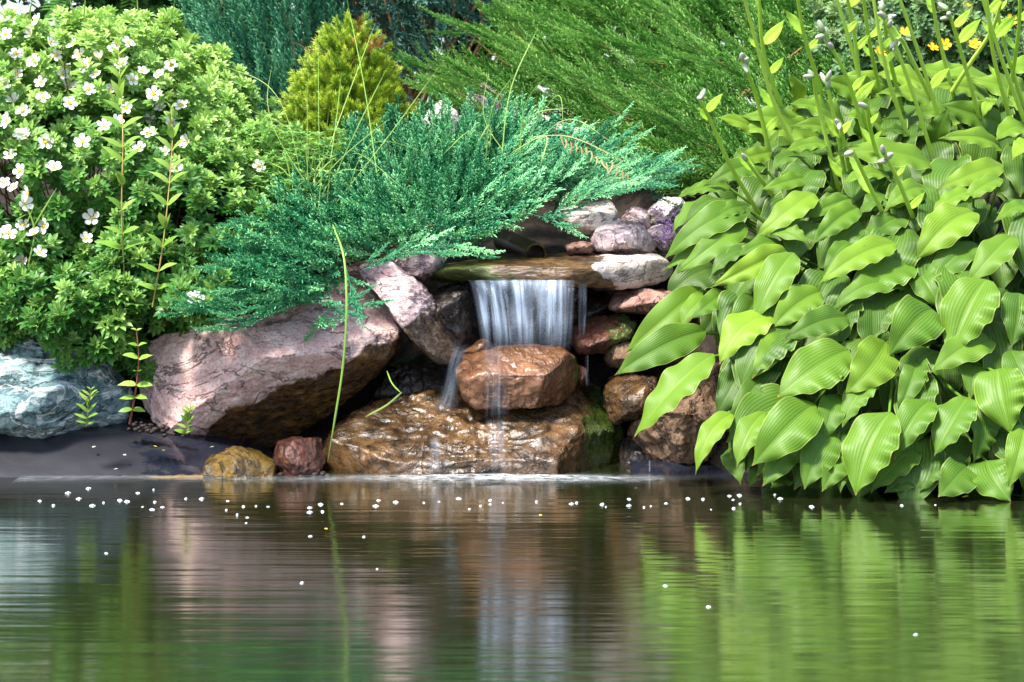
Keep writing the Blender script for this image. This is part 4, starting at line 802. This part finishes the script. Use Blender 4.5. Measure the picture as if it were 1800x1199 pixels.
for i, (bx, by, tx, ty, wd, to, dp) in enumerate(rows):
    tx = tx + 0.0; ys0, ys1 = float(hs(bx, by)), float(hs(tx, ty)); lp = np.hypot(bx - tx, by - ty)
    Yb = (ys0 + ys1) / 2 + 0.045 + dp; Yt = (ys0 + ys1) / 2 - 0.035 + dp
    b, tpt = P(bx, by, Yb), P(tx, ty, Yt); sc = (CAM_D + Yb) / F_PX
    up_l = np.interp(by, (150, 330, 600, 880), (0.6, 0.6, 0.5, 0.35))
    nr = np.array((-0.18 + g.normal(0, 0.22), -0.85, up_l + g.normal(0, 0.18)))
    v, f, uv = hosta_leaf(b, tpt, max(wd * sc * 1.02, 0.31 * np.linalg.norm(tpt - b)), nr, g)
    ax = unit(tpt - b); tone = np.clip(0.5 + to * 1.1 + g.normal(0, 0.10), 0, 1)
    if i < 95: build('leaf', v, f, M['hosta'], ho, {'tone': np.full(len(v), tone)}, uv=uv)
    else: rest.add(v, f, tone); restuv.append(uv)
    petiole(b, ax, g)
# the leaves behind and between them
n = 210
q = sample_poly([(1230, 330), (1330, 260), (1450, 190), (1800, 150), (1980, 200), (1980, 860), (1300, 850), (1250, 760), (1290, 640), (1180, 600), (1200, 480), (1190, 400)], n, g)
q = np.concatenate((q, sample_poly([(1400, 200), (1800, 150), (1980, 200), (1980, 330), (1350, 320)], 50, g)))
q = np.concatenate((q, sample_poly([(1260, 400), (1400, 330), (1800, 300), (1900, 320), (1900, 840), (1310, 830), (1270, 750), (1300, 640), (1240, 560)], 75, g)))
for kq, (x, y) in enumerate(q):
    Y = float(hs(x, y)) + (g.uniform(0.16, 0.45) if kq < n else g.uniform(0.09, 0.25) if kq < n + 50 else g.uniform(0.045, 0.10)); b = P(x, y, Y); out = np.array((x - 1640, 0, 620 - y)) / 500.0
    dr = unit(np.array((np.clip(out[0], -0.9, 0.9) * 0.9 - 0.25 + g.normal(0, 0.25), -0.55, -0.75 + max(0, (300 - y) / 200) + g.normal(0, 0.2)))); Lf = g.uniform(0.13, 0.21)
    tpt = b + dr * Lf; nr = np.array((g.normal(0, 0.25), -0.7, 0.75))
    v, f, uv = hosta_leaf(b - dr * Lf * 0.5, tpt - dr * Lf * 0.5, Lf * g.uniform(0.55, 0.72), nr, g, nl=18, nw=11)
    rest.add(v, f, np.clip(g.normal(0.08 if kq < n + 50 else 0.16, 0.10), 0, 1)); restuv.append(uv)  # inner leaves coloured darker so the gaps between leaves read as shade
for k in range(26):   # back and right side of the clump
    a = g.uniform(-0.6, 2.6); dr = unit(np.array((math.cos(a), math.sin(a), g.uniform(-0.3, 0.4)))); b = crown + dr * (0.35, 0.30, 0.1) + (0.05, 0, g.uniform(0.25, 0.55)); Lf = g.uniform(0.16, 0.24)
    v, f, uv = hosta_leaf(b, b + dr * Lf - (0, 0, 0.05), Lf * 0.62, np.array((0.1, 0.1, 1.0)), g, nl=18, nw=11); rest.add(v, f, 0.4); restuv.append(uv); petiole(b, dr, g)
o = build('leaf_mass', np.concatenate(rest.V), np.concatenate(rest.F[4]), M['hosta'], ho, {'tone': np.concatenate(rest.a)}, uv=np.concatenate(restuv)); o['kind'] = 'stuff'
stalks.out('leaf_stalk_mass', M['petiole'], ho)['kind'] = 'stuff'
# flowering stalks
tvb, tfb = ico(3)
def bud_mesh(p, d, L, rad):
    v = tvb.copy(); s = (v[:, 0] + 1) / 2; k = np.sqrt(np.clip(np.sin(np.pi * np.clip(s, 0, 1) ** 0.75), 0, 1)) / np.maximum(np.hypot(v[:, 1], v[:, 2]), 1e-4); rr = np.minimum(k, 3)
    v = np.stack((s * L, v[:, 1] * rr * rad, v[:, 2] * rr * rad), -1); Mx = frames(np.array([d]), np.array([(0.2, 0.3, 1.0)]))[0]
    return v @ Mx.T + p, tfb, s
SC = [([(1333, 374), (1283, 290), (1250, 215), (1228, 172)], 2, .30), ([(1413, 290), (1360, 180), (1327, 67), (1305, -15)], 2, .45), ([(1353, 267), (1323, 150), (1304, 105)], 3, .42), ([(1373, 187), (1343, 97), (1333, -15)], 0, .5), ([(1463, 287), (1434, 165), (1430, 135)], 2, .38), ([(1527, 267), (1490, 140), (1447, 56)], 6, .42),
      ([(1537, 263), (1510, 133), (1467, -15)], 0, .45), ([(1603, 260), (1560, 133), (1533, -15)], 0, .5), ([(1643, 287), (1600, 150), (1550, 20)], 5, .45), ([(1657, 230), (1617, 100), (1577, -15)], 0, .5), ([(1670, 143), (1647, 50), (1637, -15)], 0, .6), ([(1717, 190), (1690, 93), (1667, 18)], 3, .5), ([(1800, 210), (1763, 110), (1723, -15)], 0, .45),
      ([(1773, 200), (1747, 100), (1733, -15)], 0, .5), ([(1794, 167), (1767, 83), (1747, -15)], 0, .55), ([(1553, 377), (1520, 310), (1500, 267)], 1, .14), ([(1600, 370), (1577, 313), (1553, 270)], 4, .12), ([(1540, 130), (1527, 67), (1517, -15)], 0, .6), ([(1487, 320), (1473, 240), (1453, 143)], 3, .35), ([(1513, 160), (1500, 50), (1487, -15)], 0, .55),
      ([(1577, 157), (1560, 83), (1553, 14)], 5, .55), ([(1343, 323), (1313, 283)], 1, .25), ([(1433, 127), (1413, 60), (1400, -15)], 0, .5), ([(1490, 280), (1476, 215)], 2, .3), ([(1780, 130), (1790, 60), (1794, -15)], 0, .5), ([(1700, 120), (1745, 50), (1765, -15)], 2, .5), ([(1620, 140), (1585, 70), (1575, 70)], 2, .5), ([(1560, 330), (1530, 230), (1525, 190)], 1, .3)]
for pts, nb, Y in SC:
    p3 = [P(x, y, Y - 0.10 * i) for i, (x, y) in enumerate(pts)]; p3 = [p3[0] + (p3[0] - p3[1]) * 0.6] + p3
    cl = bez(p3, 16); v, qf = tube(cl, np.linspace(0.0064, 0.0042, 16), 7)
    pile = Pile(); pile.add(v, qf, g.uniform(0.3, 0.8))
    for k in g.choice(np.arange(4, 14), 2, replace=False):           # small leafy bracts along the stalk
        sdir = unit(np.array((g.choice((-1, 1)) * 0.6, -0.3, 0.7))); Lb = g.uniform(0.03, 0.085); bv, bf, _ = hosta_leaf(cl[k], cl[k] + sdir * Lb, Lb * 0.34, np.array((0.2, -0.8, 0.4)), g, nl=10, nw=7, bulge=-0.12); pile.add(bv, bf, g.uniform(0.0, 0.6))
    so_ = pile.out('flower_stalk', M['scape'], ho)
    td = unit(cl[-1] - cl[-3])
    for b in range(nb):
        dd = unit(td * 0.7 + g.normal(0, 0.45, 3) + (0, -0.1, 0.1)); bp = cl[-1] - td * 0.012 * b; bv, bf, s = bud_mesh(bp, dd, g.uniform(0.026, 0.036), g.uniform(0.0058, 0.0078))
        build('bud', bv, bf, M['bud'], so_, {'tone': np.clip(s * 1.1 - 0.1, 0, 1)})

# ------------------------------------------------------------------ weeds, grasses and small flowers
M['weed'] = leaf_mat('weed leaf', (0.05, 0.14, 0.015), (0.15, 0.30, 0.03), (0.33, 0.46, 0.09), 0.3, 0.45, 0.4)
M['weedstem'] = plain_mat('weed stem', (0.22, 0.24, 0.04), 0.6, 0.3, (0.26, 0.12, 0.05), 25)
M['redstem'] = plain_mat('red weed stem', (0.20, 0.04, 0.025), 0.6, 0.3, (0.10, 0.05, 0.02), 30)
M['blade'] = leaf_mat('grass blade', (0.10, 0.22, 0.03), (0.22, 0.38, 0.06), (0.45, 0.55, 0.16), 0.3, 0.45, 0.35)
def simple_leaf(b, t_, W, nr, g): return hosta_leaf(b, t_, W, nr, g, bulge=0.12, wave=0.4, nl=9, nw=5, fold=0.3)
def weed(label, pts, Y, n, L, W, g, name='weed', stem='weedstem', rad=0.0022, start=0.15, droop=0.0):
    p3 = [P(x, y, Y if np.isscalar(Y) else Y[i]) for i, (x, y) in enumerate(pts)]; cl = bez(p3, 40)
    w_ = thing(name, label, 'weed', cl[0]); v, qf = tube(cl, np.linspace(rad, rad * 0.5, 40), 6); build('stem', v, qf, M[stem], w_)
    pile = Pile()
    for k in range(n):
        i = int(np.interp(k / max(n - 1, 1), (0, 1), (start * 39, 39))); sz = np.interp(k / max(n - 1, 1), (0, 0.7, 1), (1, 0.9, 0.4)) * g.uniform(0.8, 1.2)
        for sgn in (-1, 1):
            a = k * 1.57 + g.normal(0, 0.3); dr = np.array((sgn * math.cos(a * 0.35) , -0.35 * abs(math.sin(a)) - 0.15, 0.30 - droop + 0.5 * (k / n)))
            dr = unit(dr); v, f, _ = simple_leaf(cl[i], cl[i] + dr * L * sz, W * sz, np.array((0, -0.6, 0.8)), g); pile.add(v, f, np.clip(g.normal(0.5 + 0.35 * k / n, 0.12), 0, 1))
    pile.out('foliage', M['weed'], w_); return w_
g = np.random.default_rng(51)
weed('tall leafy weed stem standing through the white flowers', [(218, 480), (214, 380), (216, 250), (210, 120), (208, 75)], (0.10, 0.08, 0.12, 0.35, 0.45), 14, 0.056, 0.021, g, start=0.08)
weed('shorter reddish stemmed weed beside the tall one in the shrub', [(268, 540), (285, 440), (298, 320), (303, 240), (301, 190)], (0.06, 0.05, 0.1, 0.2, 0.28), 11, 0.058, 0.022, g, start=0.08)
weed('weed with a dark red stem in the gap left of the pink boulder', [(228, 745), (238, 690), (244, 630), (240, 580)], (0.03, -0.01, -0.02, -0.02), 7, 0.040, 0.019, g, stem='redstem', rad=0.0030, start=0.2, droop=0.45)
weed('bright green seedling at the foot of the blue green boulder', [(152, 750), (155, 715), (160, 685)], (-0.01, -0.02, -0.03), 7, 0.034, 0.011, g, name='seedling', rad=0.0014, start=0.1)
weed('small fern like seedling on the pink boulder', [(325, 762), (330, 735), (336, 712)], (-0.01, -0.02, -0.03), 7, 0.028, 0.013, g, name='seedling', rad=0.0013, start=0.05)
def blade(pile, p3, W, tone, n=22):
    cl = bez(p3, n); t_ = unit(np.gradient(cl, axis=0)); s = unit(np.cross(t_, (0.15, -1, 0.25))); w_ = (W * np.clip(np.minimum(np.linspace(0.5, 4, n), np.linspace(5, 0.15, n)), 0, 1))[:, None]
    nn = np.cross(s, t_); V = np.stack((cl - s * w_, cl + nn * w_ * 0.5, cl + s * w_), 1).reshape(-1, 3); pile.add(V, grid_faces(n, 3), tone)
def clump(label, base, tips, g, W=0.0009, name='grass_clump', heads=0):
    pile = Pile(); b0 = P(*base)
    for (x, y, Y, kx, ky) in tips:
        b = b0 + g.normal(0, 0.06, 3) * (1, 0.6, 0); e = P(x, y, Y); m = P(kx, ky, (Y + base[2]) / 2); blade(pile, [b, m, e], W * g.uniform(0.7, 1.3), np.clip(g.normal(0.55, 0.2), 0, 1))
    return props(pile.out(name, M['blade'], None, loc=b0), label, 'grass')
g = np.random.default_rng(52)
tips = [(540, 140, .55, 538, 300), (478, 115, .5, 470, 170), (390, 115, .6, 470, 150), (660, 40, .9, 600, 200), (610, 0, .95, 640, 150), (690, 205, .5, 620, 260), (720, 340, .2, 620, 270), (760, 270, .5, 660, 250), (500, 215, .3, 540, 250), (430, 190, .4, 500, 220), (600, 130, .7, 590, 220), (770, 120, .5, 690, 230), (545, 230, .4, 545, 330), (450, 240, .3, 480, 260), (640, 300, .3, 600, 300), (560, 60, .8, 560, 180), (580, 180, .3, 570, 260), (620, 200, .3, 590, 260), (680, 120, .6, 640, 200), (520, 330, .2, 540, 320)]
clump('thin long grass blades fanning out of the creeping juniper near the spruce', (560, 400, 0.42), tips, g)
tips = [(945, 50, .7, 900, 150), (965, 130, .5, 930, 170), (990, 230, .5, 985, 170), (1000, 190, .5, 940, 200), (1075, 250, .5, 1010, 210), (905, 130, .5, 870, 180), (860, 120, .6, 850, 200), (780, 270, .4, 830, 230), (950, 290, .3, 960, 240), (840, 250, .4, 860, 220)]
clump('wispy pale grass blades arching over the middle of the creeping juniper', (890, 300, 0.6), tips, g, 0.0013)
tips = [(120, -10, .5, 130, 30), (60, -15, .5, 52, 40), (310, -10, .5, 290, 60), (150, -15, .5, 148, 40), (240, -15, .6, 242, 40), (325, 10, .6, 270, 85), (180, 20, .5, 172, 60), (30, 0, .5, 44, 40)]
clump('tall yellowish grass stems rising over the top of the flowering shrub', (170, 160, 0.62), tips, g, 0.0022)
tips = [(40, 350, .15, 60, 400), (60, 360, .12, 40, 420), (100, 330, .15, 70, 380)]
clump('few short grass blades in the lower left of the flowering shrub', (30, 470, 0.18), tips, g, 0.0016)
tips = [(480 + 12 * i + g.normal(0, 8), 265 + abs(i - 4) * 6 + g.normal(0, 12), 0.45, 500 + 8 * i, 300) for i in range(10)]
clump('tuft of soft pale green grass between shrub and creeping juniper', (520, 360, 0.45), tips, g, 0.0014)
M['herb'] = leaf_mat('pale herb', (0.07, 0.22, 0.035), (0.19, 0.42, 0.08), (0.44, 0.68, 0.22), 0.3, 0.5, 0.3)
hb = thing('bedstraw_plant', 'pale green fine leaved herb tangled between flowering shrub and creeping juniper', 'weed', P(510, 330, 0.55)); pile = Pile(); sp_ = Pile()
q = sample_poly([(405, 260), (450, 215), (490, 230), (545, 245), (610, 238), (600, 290), (560, 330), (500, 350), (450, 345), (420, 320)], 330, g)
for (x, y) in q:
    Y = np.interp(y, (215, 350), (0.62, 0.36)) + g.uniform(0, 0.12); b = P(x, y + 25, Y + 0.02); e = P(x + g.normal(0, 10), y - 12, Y); v, qf = tube([b, (b + e) / 2 + g.normal(0, 0.003, 3), e], 0.0008, 4); sp_.add(v, qf, 0.5)
    for lev in (0.55, 1.0):
        c = b + (e - b) * lev; m = 6
        for k in range(m):
            a = k * 6.283 / m + g.uniform(-.3, .3); dd = unit(np.array((math.cos(a), math.sin(a), 0.35)) + g.normal(0, 0.15, 3)); v, f = leaflet(0.020 * g.uniform(0.7, 1.2), 0.0026); Mz = frames(np.array([dd]), np.array([(0, 0, 1.0)]))[0]; pile.add(v @ Mz.T + c, f, np.clip(g.normal(0.55, 0.2), 0, 1))
pile.out('foliage', M['herb'], hb, False); sp_.out('stem', M['herb'], hb)
pile = Pile(); blade(pile, [P(585, 395, 0.02), P(604, 450, -0.05), P(609, 520, -0.09), P(603, 640, -0.10), P(588, 740, -0.10), P(576, 812, -0.08)], 0.0024, 0.5, 40)
props(pile.out('long_grass', M['blade']), 'single long grass blade hanging from the juniper down to the water', 'grass')
pile = Pile(); blade(pile, [P(680, 652, 0.15), P(690, 675, 0.10), P(706, 692, 0.06)], 0.0016, 0.5); blade(pile, [P(706, 690, 0.06), P(680, 712, 0.0), P(642, 733, -0.06)], 0.0022, 0.7)
props(pile.out('long_grass', M['blade']), 'bent grass blade lying on the wide wet brown boulder', 'grass')
M['straw'] = leaf_mat('dry grass', (0.35, 0.24, 0.09), (0.50, 0.36, 0.15), (0.62, 0.48, 0.24), 0.3, 0.6, 0.3)
pile = Pile()
for k in range(14):
    a = P(985 + 9 * k, 238 + 5 * k + g.normal(0, 3), 0.36); blade(pile, [a, a + (0.003, 0, -0.012), a + (g.normal(0, 0.006), 0, -g.uniform(0.02, 0.04))], 0.0022, g.random(), 8)
blade(pile, [P(940, 240, 0.5), P(1000, 240, 0.4), P(1110, 290, 0.35)], 0.001, 0.5)
props(pile.out('dry_grass_head', M['straw']), 'dry straw coloured grass head bent over the creeping juniper', 'grass')
# purple creeping flowers
M['purple'] = leaf_mat('purple flower', (0.34, 0.16, 0.46), (0.50, 0.30, 0.62), (0.66, 0.48, 0.74), 0.3, 0.6, 0.2)
th_ = thing('purple_flower_patch', 'small mat of purple flowers among the stones by the hosta', 'flowers', P(1180, 430, 0.58)); pile, gp = Pile(), Pile()
for k in range(230):
    c = [(1190, 380), (1180, 405), (1155, 372), (1200, 395), (1172, 395), (1170, 418)][k % 6]; p = P(c[0] + g.normal(0, 8), c[1] + g.normal(0, 9), 0.46 + g.normal(0, 0.02))
    for j in range(4):
        dd = unit(g.normal(size=3) + (0, -0.6, 0.3)); s = np.cross(dd, unit(g.normal(size=3))) * 0.0022; e = p + dd * 0.006
        pile.add(np.array([p, p + dd * 0.003 + s, e, p + dd * 0.003 - s]), np.array([(0, 1, 2, 3)]), g.random())
    if k % 3 == 0: v, qf = tube([P(c[0], c[1] + 30, 0.56), p + (0, 0.03, -0.01), p], 0.0009, 4); gp.add(v, qf, 0.4)
for k in range(160):
    p = P(1180 + g.normal(0, 18), 405 + g.normal(0, 18), 0.50 + g.normal(0, 0.02)); dd = unit(g.normal(size=3)) * 0.009; s = np.cross(unit(dd), unit(g.normal(size=3))) * 0.0025; gp.add(np.array([p, p + dd * 0.5 + s, p + dd, p + dd * 0.5 - s]), np.array([(0, 1, 2, 3)]), g.random() * 0.5)
pile.out('blossom', M['purple'], th_, False); gp.out('foliage', M['cinq'], th_, False)

# ------------------------------------------------------------------ trees behind
M['trunk'] = plain_mat('tree bark', (0.07, 0.05, 0.035), 0.85, 0.3, (0.13, 0.10, 0.07), 30, 0.006)
M['rowan'] = leaf_mat('rowan leaf', (0.012, 0.070, 0.016), (0.045, 0.16, 0.026), (0.14, 0.32, 0.06), 0.3, 0.5, 0.35)
M['tree'] = leaf_mat('tree leaf', (0.012, 0.040, 0.012), (0.030, 0.085, 0.020), (0.08, 0.17, 0.04), 0.25, 0.5, 0.35)
def pinnate(g, L=0.17, n=7):
    V, F = [], []; k = 0
    for i in range(n):
        x = L * (0.2 + 0.75 * i / n)
        for sgn in (-1, 1):
            v, f = leaflet(0.055 * (1 - 0.3 * abs(i / n - 0.4)), 0.010, 0.2, 0.1); a = R(sgn * 62); c, s = math.cos(a), math.sin(a)
            V.append(v @ np.array(((c, s, 0), (-s, c, 0), (0, 0, 1))) + (x, 0, -0.25 * x * x / L)); F.append(f + k); k += len(v)
    v, f = leaflet(0.05, 0.01); V.append(v + (L, 0, -0.25 * L)); F.append(f + k)
    V = np.concatenate(V); return V, np.concatenate(F), np.full(len(V), 0.45)
def broad(g):
    V, F = [], []; k = 0
    for i in range(9):
        v, f = leaflet(0.085, 0.030, 0.2, 0.15); z = unit(g.normal(size=3) + (0, 0, 0.8)); x = unit(np.cross(z, g.normal(size=3))); Mx = np.stack((x, np.cross(z, x), z), -1)
        V.append(v @ Mx.T + g.normal(0, 0.07, 3)); F.append(f + k); k += len(v)
    V = np.concatenate(V); return V, np.concatenate(F), np.full(len(V), 0.45)
def tree(name, label, px, Y, height, lobes, n, temps, mat, seed, sc=1.0, group=None):
    g = np.random.default_rng(seed); X = (px - CX) * (CAM_D + Y) / F_PX; base = np.array((X, Y, float(ground_z(np.array(X), np.array(Y))) - 0.05))
    tr_ = thing(name, label, 'tree', base, group)
    v, qf = tube(bez([base, base + (0.05, 0.03, height * 0.4), base + (-0.03, 0.05, height * 0.85)], 12), np.linspace(0.11, 0.03, 12) * height / 4, 9); build('trunk', v, qf, M['trunk'], tr_)
    P_, D_ = [], []
    for (dx, dy, dz, r) in lobes:
        m = int(n * r * r / sum(l[3] ** 2 for l in lobes)); u = unit(g.normal(size=(m, 3))); rr = r * g.random(m) ** 0.33 * (0.8 + 0.35 * noise(u * 2.5 + seed, seed))
        P_.append(base + (dx, dy, dz) + u * rr[:, None]); D_.append(u)
    P_ = np.concatenate(P_); D_ = unit(np.concatenate(D_) + g.normal(0, 0.5, P_.shape) + (0, 0, -0.1))
    foliage('crown', mat, tr_, temps, P_, D_, np.broadcast_to((0.1, -0.3, 1), D_.shape), g.uniform(0.8, 1.25, len(P_)) * sc, 0, g, 0.2)
    st = [base + (0, 0, height * h) for h in np.linspace(0.3, 0.8, 26)]; en = P_[g.integers(0, len(P_), 26)]
    branches('limb', tr_, M['trunk'], st, en, g, 0.03); return tr_
g = np.random.default_rng(61)
tp_, tb_ = [pinnate(g) for _ in range(4)], [broad(g) for _ in range(4)]
tree('rowan_tree', 'feathery leaved rowan tree behind the white flowering shrub', 160, 3.6, 3.2, [(-0.5, -0.2, 1.0, 0.55), (0.25, -0.1, 0.85, 0.6), (0.1, 0.1, 1.6, 0.8), (-0.7, 0.2, 2.0, 0.7), (0.7, 0.2, 1.9, 0.7), (0.6, 0.0, 0.6, 0.5)], 2600, tp_, M['rowan'], 62)
tree('broadleaf_tree', 'dark broadleaf tree behind the upright juniper', 620, 6.5, 5.0, [(0, 0, 2.2, 1.4), (-1.0, 0, 1.3, 1.0), (1.0, 0, 1.3, 1.1), (0, 0, 3.6, 1.3)], 2600, tb_, M['tree'], 63, 1.3, 'trees behind the garden')
tree('broadleaf_tree', 'dark broadleaf tree behind the arching juniper', 1150, 6.8, 5.0, [(0, 0, 2.2, 1.5), (-1.1, 0, 1.2, 1.0), (1.0, 0, 1.3, 1.1), (0, 0, 3.6, 1.3)], 2600, tb_, M['tree'], 64, 1.3, 'trees behind the garden')
tree('broadleaf_tree', 'dark broadleaf tree behind the hosta stalks at the right', 1720, 6.2, 4.6, [(0, 0, 2.0, 1.4), (-1.0, 0, 1.2, 1.0), (1.0, 0, 1.2, 1.1), (0, 0, 3.2, 1.2)], 2400, tb_, M['tree'], 65, 1.3, 'trees behind the garden')
